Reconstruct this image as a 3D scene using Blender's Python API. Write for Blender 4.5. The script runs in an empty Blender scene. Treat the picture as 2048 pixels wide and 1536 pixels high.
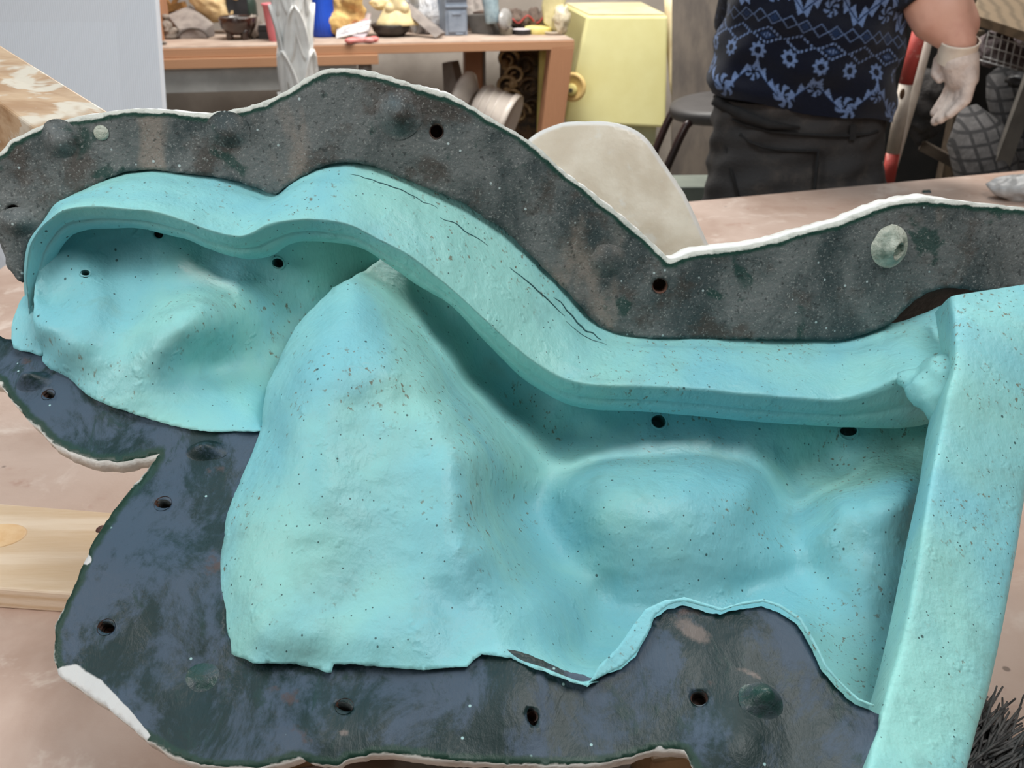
import bpy, bmesh, math, random
import numpy as np
from mathutils import Vector, Matrix, noise as mnoise
from mathutils.geometry import delaunay_2d_cdt

random.seed(7)
rng = np.random.default_rng(7)
scene = bpy.context.scene
COL = scene.collection

# ---------------------------------------------------------------- camera, world, lights
FPX = 1900.0                      # focal length in pixels of the 2048 x 1536 frame
PITCH = math.radians(26.0)
CAMZ = 1.40
cam_data = bpy.data.cameras.new('camera')
cam_data.sensor_width = 36.0
cam_data.lens = FPX / 2048.0 * 36.0
cam_data.clip_start = 0.02
cam_data.dof.use_dof = True
cam_data.dof.focus_distance = 0.70
cam_data.dof.aperture_fstop = 15.0
cam = bpy.data.objects.new('camera', cam_data)
cam.location = (0, 0, CAMZ)
cam.rotation_euler = (math.pi / 2 - PITCH, 0, 0)
COL.objects.link(cam)
scene.camera = cam

world = bpy.data.worlds.new('world')
scene.world = world
world.use_nodes = True
bg = world.node_tree.nodes['Background']
bg.inputs[0].default_value = (1.0, 0.90, 0.80, 1)
bg.inputs[1].default_value = 0.11

def area_light(name, loc, aim, sx, sy, power, color):
    l = bpy.data.lights.new(name, 'AREA')
    l.shape = 'RECTANGLE'; l.size = sx; l.size_y = sy
    l.energy = power; l.color = color
    o = bpy.data.objects.new(name, l)
    o.location = loc
    d = Vector(aim) - Vector(loc)
    o.rotation_euler = d.to_track_quat('-Z', 'Y').to_euler()
    COL.objects.link(o)
    return o

area_light('skylight_window', (-0.6, 1.25, 3.1), (0.0, 0.75, 1.0), 1.6, 1.2, 15, (0.50, 0.80, 1.0))
area_light('roof_window', (0.70, 0.15, 2.9), (0.0, 0.65, 1.0), 1.0, 0.8, 29, (0.98, 0.985, 0.98))
area_light('left_fill', (-1.45, 0.0, 2.0), (-0.6, 1.3, 1.1), 0.8, 0.7, 17, (1.0, 0.98, 0.96))  # unseen fill light, added to brighten the corrugated sheet and the left hollow
area_light('ceiling_lamp', (0.2, 3.55, 3.2), (0.2, 3.9, 0.6), 2.6, 1.2, 165, (1.0, 0.97, 0.92))

scene.view_settings.view_transform = 'Standard'
scene.view_settings.look = 'None'
scene.view_settings.gamma = 1.0
scene.view_settings.use_curve_mapping = False
scene.view_settings.exposure = 0.0

# ---------------------------------------------------------------- picture -> place helpers
CP, SP = math.cos(PITCH), math.sin(PITCH)
CAM = np.array([0, 0, CAMZ])

def ray(px, py):
    r = (px - 1024.0) / FPX
    u = (768.0 - py) / FPX
    return np.array([r, CP + u * SP, -SP + u * CP])

def V(px, py, Y):
    d = ray(px, py)
    return CAM + d * (Y / d[1])

def VZ(px, py, z):
    d = ray(px, py)
    return CAM + d * ((z - CAMZ) / d[2])

def depth(p):
    return p[1] * CP + (CAMZ - p[2]) * SP

def mpp(p):
    return depth(p) / FPX

# ---------------------------------------------------------------- object helpers
WORLD = {}                         # object name -> world origin

def tag(o, label, cat, group=None, kind=None):
    if label: o['label'] = label
    if cat: o['category'] = cat
    if group: o['group'] = group
    if kind: o['kind'] = kind
    return o

def thing(name, loc, label, cat, group=None):
    o = bpy.data.objects.new(name, None)
    o.empty_display_size = 0.05
    o.location = loc
    COL.objects.link(o)
    WORLD[o.name] = np.array(loc, float)
    return tag(o, label, cat, group)

def mesh(name, vf, mats, parent=None, smooth=True, bevel=0, solid=0, subsurf=0, origin=None, attrs=None,
         remesh=0, smooth_it=0, midx=None, sharp=None):
    verts, faces = vf[0], vf[1]
    verts = np.array(verts, float).reshape(-1, 3)
    if parent is not None:
        org = WORLD[parent.name]
        base = org
        loc = (0, 0, 0)
    else:
        if origin is None:
            mn, mx = verts.min(0), verts.max(0)
            origin = np.array([(mn[0] + mx[0]) / 2, (mn[1] + mx[1]) / 2, mn[2]])
        org = np.array(origin, float); loc = org
    me = bpy.data.meshes.new(name)
    me.from_pydata((verts - org).tolist(), [], [list(map(int, f)) for f in faces])
    if not isinstance(mats, (list, tuple)): mats = [mats]
    for m in mats: me.materials.append(m)
    if attrs:
        for k, a in attrs.items():
            a = np.asarray(a, float)
            if a.ndim == 1:
                at = me.attributes.new(k, 'FLOAT', 'POINT'); at.data.foreach_set('value', a)
            else:
                at = me.attributes.new(k, 'FLOAT_COLOR', 'POINT'); at.data.foreach_set('color', a.reshape(-1))
    if midx is not None:
        me.polygons.foreach_set('material_index', np.asarray(midx, dtype=np.int32))
    me.validate()
    if smooth: me.polygons.foreach_set('use_smooth', [True] * len(me.polygons))
    me.update()
    if sharp is not None: me.set_sharp_from_angle(angle=math.radians(sharp))
    o = bpy.data.objects.new(name, me)
    o.location = loc
    COL.objects.link(o)
    WORLD[o.name] = org
    if parent is not None: o.parent = parent
    if remesh:
        m = o.modifiers.new('remesh', 'REMESH'); m.mode = 'VOXEL'; m.voxel_size = remesh; m.use_smooth_shade = True
    if smooth_it:
        m = o.modifiers.new('smooth', 'SMOOTH'); m.factor = 0.5; m.iterations = smooth_it
    if solid:
        m = o.modifiers.new('solid', 'SOLIDIFY'); m.thickness = solid; m.offset = -1
        if len(mats) > 1: m.material_offset = 1; m.material_offset_rim = 1
    if bevel:
        m = o.modifiers.new('bevel', 'BEVEL'); m.width = bevel; m.segments = 2; m.limit_method = 'ANGLE'
    if subsurf:
        m = o.modifiers.new('sub', 'SUBSURF'); m.levels = subsurf; m.render_levels = subsurf
    return o

def single(name, vf, mats, label, cat, group=None, **k):
    return tag(mesh(name, vf, mats, None, **k), label, cat, group)

def join(*parts):
    vs, fs, n = [], [], 0
    for v, f in parts:
        v = np.array(v, float).reshape(-1, 3)
        vs.append(v); fs += [[i + n for i in q] for q in f]; n += len(v)
    return np.concatenate(vs), fs

def box8(c):
    """c: 4 bottom corners (ccw) then 4 top corners"""
    return np.array(c, float), [[3, 2, 1, 0], [4, 5, 6, 7], [0, 1, 5, 4], [1, 2, 6, 5], [2, 3, 7, 6], [3, 0, 4, 7]]

def box(cx, cy, z0, sx, sy, sz, rz=0.0):
    c, s = math.cos(rz), math.sin(rz)
    pts = []
    for z in (z0, z0 + sz):
        for x, y in ((-1, -1), (1, -1), (1, 1), (-1, 1)):
            dx, dy = x * sx / 2, y * sy / 2
            pts.append((cx + dx * c - dy * s, cy + dx * s + dy * c, z))
    return box8(pts)

def xform(vf, M):
    v = np.array([list(M @ Vector(p)) for p in vf[0]])
    return v, vf[1]

def beam(a, b, w, h, up=(0, 0, 1)):
    """rectangular bar from a to b, w across, h along up"""
    a, b = Vector(a), Vector(b)
    t = (b - a).normalized(); up = Vector(up)
    s = t.cross(up).normalized(); u = s.cross(t).normalized()
    pts = []
    for p in (a, b):
        for i, j in ((-1, -1), (1, -1), (1, 1), (-1, 1)):
            pts.append(tuple(p + s * (i * w / 2) + u * (j * h / 2)))
    return np.array(pts), [[0, 1, 2, 3], [7, 6, 5, 4], [0, 4, 5, 1], [1, 5, 6, 2], [2, 6, 7, 3], [3, 7, 4, 0]]

def lathe(prof, n=32, center=(0, 0, 0), axis=(0, 0, 1), sx=1.0, sy=1.0, rfun=None, cap=True):
    """prof: list of (r, h) along the axis"""
    q = Vector((0, 0, 1)).rotation_difference(Vector(axis)).to_matrix()
    vs, fs = [], []
    for r, h in prof:
        for k in range(n):
            a = 2 * math.pi * k / n
            rr = r * (rfun(a, h) if rfun else 1)
            vs.append(tuple(q @ Vector((rr * math.cos(a) * sx, rr * math.sin(a) * sy, h)) + Vector(center)))
    for i in range(len(prof) - 1):
        for k in range(n):
            fs.append([i * n + k, i * n + (k + 1) % n, (i + 1) * n + (k + 1) % n, (i + 1) * n + k])
    if cap:
        fs.append(list(range(n))[::-1])
        fs.append([(len(prof) - 1) * n + k for k in range(n)])
    return np.array(vs), fs

def tube(pts, rad, n=12, flat=None):
    """tube along a polyline; rad scalar or list; flat: (dir, factor) squashes the section along dir"""
    pts = [Vector(p) for p in pts]
    if not hasattr(rad, '__len__'): rad = [rad] * len(pts)
    vs, fs = [], []
    ref = None
    for i, p in enumerate(pts):
        t = (pts[min(i + 1, len(pts) - 1)] - pts[max(i - 1, 0)]).normalized()
        if ref is None:
            ref = Vector((0, 0, 1)) if abs(t.z) < 0.9 else Vector((1, 0, 0))
        s = t.cross(ref).normalized(); u = s.cross(t).normalized(); ref = u
        for k in range(n):
            a = 2 * math.pi * k / n
            vs.append(tuple(p + (s * math.cos(a) + u * math.sin(a)) * rad[i]))
    for i in range(len(pts) - 1):
        for k in range(n):
            fs.append([i * n + k, i * n + (k + 1) % n, (i + 1) * n + (k + 1) % n, (i + 1) * n + k])
    fs.append(list(range(n))[::-1]); fs.append([(len(pts) - 1) * n + k for k in range(n)])
    return np.array(vs), fs

def blob(c, rx, ry, rz, n=20, m=12, rot=None, noise=0.0, nscale=1.0):
    vs, fs = [], []
    for i in range(m + 1):
        ph = math.pi * i / m
        for k in range(n):
            a = 2 * math.pi * k / n
            p = Vector((math.sin(ph) * math.cos(a), math.sin(ph) * math.sin(a), math.cos(ph)))
            f = 1 + noise * mnoise.noise(p * nscale + Vector((c[0] * 7, c[1] * 7, c[2] * 7)))
            q = Vector((p.x * rx * f, p.y * ry * f, p.z * rz * f))
            if rot is not None: q = rot @ q
            vs.append((c[0] + q.x, c[1] + q.y, c[2] + q.z))
    for i in range(m):
        for k in range(n):
            fs.append([i * n + k, (i + 1) * n + k, (i + 1) * n + (k + 1) % n, i * n + (k + 1) % n])
    return np.array(vs), fs

def capsule(a, b, ra, rb, n=14):
    """closed tapered capsule"""
    a, b = Vector(a), Vector(b)
    t = (b - a).normalized() if (b - a).length > 1e-6 else Vector((0, 0, 1))
    pts, rr = [], []
    for k in range(5):
        f = k / 4 * math.pi / 2
        pts.append(a - t * ra * math.cos(f) * 0.999); rr.append(max(ra * math.sin(f), ra * 0.03))
    for k in range(5):
        f = k / 4 * math.pi / 2
        pts.append(b + t * rb * math.sin(f)); rr.append(max(rb * math.cos(f), rb * 0.03))
    return tube(pts, rr, n)

def catmull(P, n):
    P = [np.array(p, float) for p in P]
    out = []
    for i in range(len(P) - 1):
        p0 = P[max(i - 1, 0)]; p1 = P[i]; p2 = P[i + 1]; p3 = P[min(i + 2, len(P) - 1)]
        for k in range(n):
            t = k / n
            out.append(0.5 * ((2 * p1) + (-p0 + p2) * t + (2 * p0 - 5 * p1 + 4 * p2 - p3) * t * t + (-p0 + 3 * p1 - 3 * p2 + p3) * t ** 3))
    out.append(P[-1])
    return np.array(out)

def grid_faces(nr, nc, closed=False):
    fs = []
    for i in range(nr - 1):
        for k in range(nc - (0 if closed else 1)):
            a, b = i * nc + k, i * nc + (k + 1) % nc
            fs.append([a, b, b + nc, a + nc])
    return fs

def inside_poly(P, poly):
    x, y = P[:, 0], P[:, 1]
    res = np.zeros(len(P), bool)
    n = len(poly)
    for i in range(n):
        x1, y1 = poly[i]; x2, y2 = poly[(i + 1) % n]
        cond = ((y1 > y) != (y2 > y))
        xi = (x2 - x1) * (y - y1) / ((y2 - y1) if y2 != y1 else 1e-9) + x1
        res ^= cond & (x < xi)
    return res

def seg_dist(P, line):
    best = np.full(len(P), 1e9)
    for i in range(len(line) - 1):
        a = np.array(line[i], float); b = np.array(line[i + 1], float)
        ab = b - a; L = (ab @ ab) or 1e-9
        t = np.clip(((P - a) @ ab) / L, 0, 1)
        d = np.hypot(*(P - (a + t[:, None] * ab)).T)
        best = np.minimum(best, d)
    return best

def densify(poly, step, closed=True, jitter=0.0):
    out = []
    n = len(poly)
    for i in range(n if closed else n - 1):
        a = np.array(poly[i], float); b = np.array(poly[(i + 1) % n], float)
        k = max(1, int(np.hypot(*(b - a)) / step))
        nrm = np.array([-(b - a)[1], (b - a)[0]]) / (np.hypot(*(b - a)) + 1e-9)
        for j in range(k):
            p = a + (b - a) * j / k
            if jitter: p = p + nrm * jitter * (mnoise.noise(Vector((p[0] * 0.05, p[1] * 0.05, 3))) + 0.7 * mnoise.noise(Vector((p[0] * 0.19, p[1] * 0.19, 9))))
            out.append(p)
    if not closed: out.append(np.array(poly[-1], float))
    return out

def smooth_line(pts, n=4):
    return [tuple(p) for p in catmull(pts, n)]

def plate(outline, fn, step, holes=(), jitter=0.0, skirt=None, dens=None):
    """triangulated sheet: outline in picture coordinates, fn(px,py)->world point. returns verts, faces, 2d points"""
    out = densify(outline, dens or step, True, jitter)
    out2 = [tuple(p) for p in out]
    A = np.array(out2)
    mn, mx = A.min(0), A.max(0)
    gx, gy = np.meshgrid(np.arange(mn[0], mx[0], step), np.arange(mn[1], mx[1], step * 0.87))
    gx[1::2] += step / 2
    G = np.stack([gx.ravel(), gy.ravel()], 1)
    G = G[inside_poly(G, out2)]
    G = G[seg_dist(G, out2 + [out2[0]]) > step * 0.55]
    edges = []
    pts = [Vector(p) for p in out2]
    for (hx, hy, ha, hb, rot) in holes:
        c, s = math.cos(rot), math.sin(rot)
        d = G - np.array([hx, hy])
        ex = (d[:, 0] * c + d[:, 1] * s) / (ha + step * .4); ey = (-d[:, 0] * s + d[:, 1] * c) / (hb + step * .4)
        G = G[ex ** 2 + ey ** 2 > 1]
        st = len(pts); m = 18
        for k in range(m):
            a = 2 * math.pi * k / m
            x, y = ha * math.cos(a), hb * math.sin(a)
            pts.append(Vector((hx + x * c - y * s, hy + x * s + y * c)))
            edges.append((st + k, st + (k + 1) % m))
    pts += [Vector(p) for p in G]
    nb = len(out2)
    v2, _, f2, ov, _, _ = delaunay_2d_cdt(pts, edges, [list(range(nb))], 1, 1e-4)
    P2 = np.array([[p.x, p.y] for p in v2])
    F = []
    for f in f2:
        cx, cy = P2[f].mean(0)
        bad = False
        for (hx, hy, ha, hb, rot) in holes:
            c, s = math.cos(rot), math.sin(rot)
            dx, dy = cx - hx, cy - hy
            if ((dx * c + dy * s) / ha) ** 2 + ((-dx * s + dy * c) / hb) ** 2 < 0.97: bad = True
        if bad: continue
        a, b, c3 = P2[f[0]], P2[f[1]], P2[f[2]]
        cr = (b[0] - a[0]) * (c3[1] - a[1]) - (b[1] - a[1]) * (c3[0] - a[0])
        F.append(list(f) if cr < 0 else list(f)[::-1])     # picture y runs down: keep the front towards the viewer's side
    W = np.array([fn(p[0], p[1]) for p in P2])
    if skirt is not None:
        idx = {}
        for i, o in enumerate(ov):
            for k in o:
                if k < nb: idx[k] = i
        loop = [idx[k] for k in range(nb) if k in idx]
        n0 = len(W); add = []; add2 = []
        for i in loop:
            d = W[i] - CAM; d = d / np.linalg.norm(d)
            add.append(W[i] + d * skirt(P2[i][0], P2[i][1])); add2.append(P2[i])
        W = np.concatenate([W, add]); P2 = np.concatenate([P2, add2])
        m = len(loop)
        area = sum(P2[loop[i]][0] * P2[loop[(i + 1) % m]][1] - P2[loop[(i + 1) % m]][0] * P2[loop[i]][1] for i in range(m))
        for k in range(m):
            a, b = loop[k], loop[(k + 1) % m]
            q = [a, b, n0 + (k + 1) % m, n0 + k]
            F.append(q[::-1] if area < 0 else q)
    return W, F, P2

class TPS:
    def __init__(self, pts, lam=0.0):
        P = np.array(pts, float)
        self.X = P[:, :2] / 500.0
        n = len(P)
        K = self.phi(self.X, self.X) + lam * np.eye(n)
        A = np.zeros((n + 3, n + 3))
        Q = np.c_[np.ones(n), self.X]
        A[:n, :n] = K; A[:n, n:] = Q; A[n:, :n] = Q.T
        b = np.r_[P[:, 2], 0, 0, 0]
        self.w = np.linalg.solve(A, b)
    @staticmethod
    def phi(a, b):
        r2 = ((a[:, None] - b[None]) ** 2).sum(-1)
        return 0.5 * r2 * np.log(r2 + 1e-12)
    def __call__(self, x, y):
        q = np.array([[x, y]]) / 500.0
        return float((self.phi(q, self.X) @ self.w[:-3])[0] + self.w[-3] + q[0] @ self.w[-2:])
    def many(self, XY):
        q = np.asarray(XY) / 500.0
        return self.phi(q, self.X) @ self.w[:-3] + self.w[-3] + q @ self.w[-2:]

# ---------------------------------------------------------------- materials
def s2l(c):
    return tuple((x / 255 / 12.92) if x / 255 <= 0.04045 else ((x / 255 + 0.055) / 1.055) ** 2.4 for x in c)

MATS = {}
class NT:
    def __init__(self, name):
        self.m = bpy.data.materials.new(name); self.m.use_nodes = True
        self.t = self.m.node_tree; self.n = self.t.nodes; self.l = self.t.links
        self.b = self.n['Principled BSDF']
        self.co = self.n.new('ShaderNodeTexCoord').outputs['Object']
    def link(self, a, b): self.l.new(a, b)
    def mapping(self, scale=(1, 1, 1), rot=(0, 0, 0), src=None):
        m = self.n.new('ShaderNodeMapping')
        m.inputs['Scale'].default_value = scale; m.inputs['Rotation'].default_value = rot
        self.link(src or self.co, m.inputs['Vector']); return m.outputs[0]
    def noise(self, scale, detail=4, rough=0.6, vec=None, dist=0.0):
        n = self.n.new('ShaderNodeTexNoise')
        n.inputs['Scale'].default_value = scale; n.inputs['Detail'].default_value = detail
        n.inputs['Roughness'].default_value = rough; n.inputs['Distortion'].default_value = dist
        self.link(vec or self.co, n.inputs['Vector']); return n.outputs['Fac']
    def voronoi(self, scale, vec=None, feature='F1'):
        n = self.n.new('ShaderNodeTexVoronoi'); n.feature = feature
        n.inputs['Scale'].default_value = scale
        self.link(vec or self.co, n.inputs['Vector']); return n
    def wave(self, scale, dist, vec=None, axis='X', detail=2):
        n = self.n.new('ShaderNodeTexWave'); n.bands_direction = axis
        n.inputs['Scale'].default_value = scale; n.inputs['Distortion'].default_value = dist; n.inputs['Detail'].default_value = detail
        self.link(vec or self.co, n.inputs['Vector']); return n.outputs['Fac']
    def ramp(self, src, lo, hi, a=0.0, b=1.0):
        n = self.n.new('ShaderNodeMapRange'); n.interpolation_type = 'SMOOTHSTEP'
        n.inputs['From Min'].default_value = lo; n.inputs['From Max'].default_value = hi
        n.inputs['To Min'].default_value = a; n.inputs['To Max'].default_value = b
        self.link(src, n.inputs['Value']); return n.outputs[0]
    def math(self, op, a, b=None):
        n = self.n.new('ShaderNodeMath'); n.operation = op
        for i, v in enumerate((a, b)):
            if v is None: continue
            if isinstance(v, (int, float)): n.inputs[i].default_value = v
            else: self.link(v, n.inputs[i])
        return n.outputs[0]
    def mix(self, fac, a, b):
        n = self.n.new('ShaderNodeMix'); n.data_type = 'RGBA'
        if isinstance(fac, (int, float)): n.inputs[0].default_value = fac
        else: self.link(fac, n.inputs[0])
        for i, v in ((6, a), (7, b)):
            if isinstance(v, tuple): n.inputs[i].default_value = (*v[:3], 1)
            else: self.link(v, n.inputs[i])
        return n.outputs[2]
    def attr(self, name):
        n = self.n.new('ShaderNodeAttribute'); n.attribute_name = name; return n
    def bump(self, h, strength=0.3, dist=0.01):
        n = self.n.new('ShaderNodeBump'); n.inputs['Strength'].default_value = strength; n.inputs['Distance'].default_value = dist
        self.link(h, n.inputs['Height']); self.link(n.outputs[0], self.b.inputs['Normal'])
    def color(self, c):
        if isinstance(c, tuple): self.b.inputs['Base Color'].default_value = (*c[:3], 1)
        else: self.link(c, self.b.inputs['Base Color'])
    def rough(self, r):
        if isinstance(r, (int, float)): self.b.inputs['Roughness'].default_value = r
        else: self.link(r, self.b.inputs['Roughness'])

def simple(name, c1, c2=None, scale=12.0, rough=0.6, bump=0.15, bdist=0.004, spec=0.5, metal=0.0, lo=0.35, hi=0.65, bscale=None, coat=0.0, stretch=(1, 1, 1)):
    if name in MATS: return MATS[name]
    t = NT(name)
    c1 = s2l(c1); c2 = s2l(c2) if c2 else tuple(x * 0.75 for x in c1)
    v = t.mapping(stretch)
    n = t.noise(scale, 5, 0.6, v)
    t.color(t.mix(t.ramp(n, lo, hi), c1, c2))
    t.rough(rough)
    t.b.inputs['Specular IOR Level'].default_value = spec
    t.b.inputs['Metallic'].default_value = metal
    t.b.inputs['Coat Weight'].default_value = coat
    if bump: t.bump(t.noise(bscale or scale * 4, 4, 0.6, v), bump, bdist)
    MATS[name] = t.m
    return t.m

def wood(name, c1, c2, scale=9.0, axis='Y', dist=3.0, rough=0.6, stretch=(1, 1, 1), stain=None, dust=None):
    if name in MATS: return MATS[name]
    t = NT(name)
    v = t.mapping(stretch)
    w = t.wave(scale, dist, v, axis, 3)
    fine = t.noise(scale * 6, 4, 0.6, t.mapping((stretch[0] * 3, stretch[1] * 3, stretch[2] * 3)))
    f = t.math('ADD', t.math('MULTIPLY', w, 0.6), t.math('MULTIPLY', fine, 0.4))
    c = t.mix(t.ramp(f, 0.3, 0.95), s2l(c1), s2l(c2))
    if stain is not None:
        c = t.mix(t.ramp(t.noise(7, 4, 0.6), 0.52, 0.64), c, s2l(stain))
    if dust is not None:
        c = t.mix(t.ramp(t.noise(14, 4, 0.7), 0.3, 0.7, 0.35, 0.95), c, s2l(dust))
    t.color(c); t.rough(rough)
    t.bump(fine, 0.12, 0.003)
    MATS[name] = t.m
    return t.m

def silicone(name='turquoise_silicone', cut=False):
    t = NT(name)
    base = s2l((126, 190, 199)); pale = s2l((147, 204, 197)); dirt = s2l((122, 168, 164))
    big = t.noise(5.5, 4, 0.55, None, 0.5)
    c = t.mix(t.ramp(big, 0.36, 0.66), base, pale)
    d2 = t.math('MULTIPLY', t.ramp(t.noise(16, 5, 0.65, None, 0.8), 0.55, 0.72), 0.45)
    c = t.mix(d2, c, dirt)
    # fine brown scuffs
    sc = t.math('MULTIPLY', t.ramp(t.noise(9, 3, 0.5), 0.46, 0.58), t.ramp(t.noise(230, 3, 0.6, t.mapping((1, 1, 0.45), (0.3, 0.2, 0.6))), 0.60, 0.70))
    c = t.mix(t.math('MULTIPLY', sc, 0.9), c, s2l((112, 108, 88)))
    # dark specks
    for s, r, keep in ((240, 0.17, 0.84), (130, 0.12, 0.78), (62, 0.085, 0.70)):
        vo = t.voronoi(s, t.mapping((1, 1, 0.75), (0.4, 0.5, 0.2)))
        sepc = t.n.new('ShaderNodeSeparateColor'); t.link(vo.outputs['Color'], sepc.inputs[0])
        g = t.math('GREATER_THAN', sepc.outputs[0], keep)
        k = t.math('MULTIPLY', t.ramp(vo.outputs['Distance'], r * 0.6, r, 1.0, 0.0), g)
        c = t.mix(t.math('MULTIPLY', k, 0.85), c, s2l((38, 62, 62)))
    t.color(c)
    t.rough(t.ramp(t.noise(20, 3), 0.3, 0.7, 0.42, 0.62))
    t.b.inputs['Specular IOR Level'].default_value = 0.38
    t.b.inputs['Subsurface Weight'].default_value = 0.12
    t.b.inputs['Subsurface Radius'].default_value = (0.004, 0.010, 0.010)
    t.b.inputs['Subsurface Scale'].default_value = 1.0
    h1 = t.noise(26, 4, 0.6, t.mapping((1, 1, 0.6)))
    h2 = t.noise(95, 4, 0.65, t.mapping((1.0, 1, 0.3), (0.2, 0.5, 0.3)))
    h3 = t.ramp(t.noise(48, 3, 0.6), 0.60, 0.75)
    t.bump(t.math('ADD', t.math('MULTIPLY', h1, 1.0), t.math('ADD', t.math('MULTIPLY', h2, 0.35), t.math('MULTIPLY', h3, 0.2))), 0.55, 0.006)
    return t.m

def flange_upper():
    t = NT('grey_green_gelcoat')
    a = t.noise(13, 6, 0.66, t.mapping((1, 1, 0.8), (0, 0.5, 0)), 0.6)
    c = t.mix(t.ramp(a, 0.36, 0.62), s2l((58, 68, 69)), s2l((104, 108, 107)))
    c = t.mix(t.math('MULTIPLY', t.ramp(t.noise(19, 5, 0.65), 0.52, 0.66), 0.75), c, s2l((70, 62, 56)))
    c = t.mix(t.math('MULTIPLY', t.ramp(t.noise(8, 4, 0.6, t.mapping((1.5, 1, 0.7), (0, 0.7, 0))), 0.58, 0.70), 0.75), c, s2l((140, 128, 118)))
    c = t.mix(t.math('MULTIPLY', t.ramp(t.noise(24, 4, 0.6, None, 0.4), 0.60, 0.68), 0.8), c, s2l((24, 60, 54)))
    c = t.mix(t.math('MULTIPLY', t.ramp(t.noise(520, 2, 0.6), 0.58, 0.70), 0.6), c, s2l((150, 152, 148)))
    c = t.mix(t.math('MULTIPLY', t.ramp(t.noise(260, 2, 0.6), 0.30, 0.40, 1, 0), 0.55), c, s2l((34, 38, 38)))
    vo = t.voronoi(110); sp = t.n.new('ShaderNodeSeparateColor'); t.link(vo.outputs['Color'], sp.inputs[0])
    k = t.math('MULTIPLY', t.ramp(vo.outputs['Distance'], 0.08, 0.16, 1.0, 0.0), t.math('GREATER_THAN', sp.outputs[1], 0.82))
    c = t.mix(t.math('MULTIPLY', k, 0.8), c, s2l((190, 205, 205)))
    e = t.math('ADD', t.attr('edge').outputs['Fac'], t.math('MULTIPLY', t.math('SUBTRACT', t.noise(45, 4, 0.65), 0.5), 0.008))
    c = t.mix(t.ramp(e, 0.0055, 0.0095, 1, 0), c, s2l((26, 62, 52)))
    c = t.mix(t.ramp(e, 0.0028, 0.0044, 1, 0), c, s2l((206, 208, 200)))
    t.color(c); t.rough(t.ramp(t.noise(40, 3), 0.3, 0.7, 0.50, 0.75))
    t.b.inputs['Specular IOR Level'].default_value = 0.35
    t.bump(t.math('ADD', t.noise(22, 4, 0.6), t.math('MULTIPLY', t.noise(170, 3, 0.7), 0.3)), 0.6, 0.006)
    return t.m

def flange_lower():
    t = NT('waxed_dark_green_gelcoat')
    film = t.noise(17, 9, 0.74, t.mapping((1, 0.7, 1), (0, 0, 0.6)), 0.35)
    f = t.ramp(film, 0.43, 0.56)
    c = t.mix(f, s2l((10, 38, 38)), s2l((62, 78, 94)))
    st = t.noise(46, 6, 0.74, t.mapping((1.0, 0.3, 1), (0, 0, -0.9)), 0.5)
    c = t.mix(t.math('MULTIPLY', t.ramp(st, 0.57, 0.66), 0.75), c, s2l((14, 48, 44)))
    c = t.mix(t.math('MULTIPLY', t.ramp(t.noise(6, 3, 0.6), 0.58, 0.74), 0.35), c, s2l((104, 104, 106)))
    c = t.mix(t.math('MULTIPLY', t.ramp(t.noise(28, 4, 0.6), 0.66, 0.74), 0.8), c, s2l((78, 60, 54)))
    vo = t.voronoi(120); sp = t.n.new('ShaderNodeSeparateColor'); t.link(vo.outputs['Color'], sp.inputs[0])
    k = t.math('MULTIPLY', t.ramp(vo.outputs['Distance'], 0.07, 0.14, 1.0, 0.0), t.math('GREATER_THAN', sp.outputs[1], 0.90))
    c = t.mix(t.math('MULTIPLY', k, 0.85), c, s2l((170, 205, 205)))
    e = t.math('ADD', t.attr('edge').outputs['Fac'], t.math('MULTIPLY', t.math('SUBTRACT', t.noise(50, 4, 0.65), 0.5), 0.008))
    c = t.mix(t.ramp(e, 0.0035, 0.0065, 1, 0), c, s2l((22, 54, 42)))
    c = t.mix(t.ramp(e, -0.0008, 0.0008, 1, 0), c, s2l((206, 206, 198)))
    wn = t.math('ADD', t.attr('worn').outputs['Fac'], t.math('MULTIPLY', t.math('SUBTRACT', t.noise(48, 7, 0.75), 0.5), 2.2))
    c = t.mix(t.math('MULTIPLY', t.ramp(wn, 0.45, 0.95), 0.75), c, s2l((122, 108, 100)))
    w = t.attr('chip').outputs['Fac']
    c = t.mix(t.ramp(t.math('ADD', w, t.math('MULTIPLY', t.math('SUBTRACT', t.noise(70, 3), 0.5), 0.5)), 0.45, 0.6), c, s2l((205, 203, 200)))
    t.color(c); t.rough(t.ramp(f, 0, 1, 0.46, 0.58))
    t.b.inputs['Specular IOR Level'].default_value = 0.45
    t.bump(t.math('ADD', t.noise(14, 4, 0.6), t.math('ADD', t.math('MULTIPLY', st, 0.35), t.math('MULTIPLY', t.noise(150, 3, 0.7), 0.12))), 0.35, 0.008)
    return t.m

def table_mat():
    t = NT('stained_plywood')
    a = t.noise(4.2, 5, 0.62, None, 0.4)
    c = t.mix(t.ramp(a, 0.34, 0.68), s2l((190, 166, 152)), s2l((166, 138, 122)))
    c = t.mix(t.math('MULTIPLY', t.ramp(t.noise(9, 5, 0.7, None, 0.5), 0.53, 0.68), 0.6), c, s2l((214, 198, 186)))
    c = t.mix(t.math('MULTIPLY', t.ramp(t.noise(17, 4, 0.65), 0.60, 0.72), 0.5), c, s2l((158, 118, 100)))
    vo = t.voronoi(26); sp = t.n.new('ShaderNodeSeparateColor'); t.link(vo.outputs['Color'], sp.inputs[0])
    k = t.math('MULTIPLY', t.ramp(vo.outputs['Distance'], 0.05, 0.10, 1.0, 0.0), t.math('GREATER_THAN', sp.outputs[1], 0.70))
    c = t.mix(t.math('MULTIPLY', k, 0.7), c, s2l((96, 82, 74)))
    t.color(c); t.rough(0.55)
    t.bump(t.noise(60, 5, 0.7), 0.15, 0.004)
    return t.m

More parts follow.
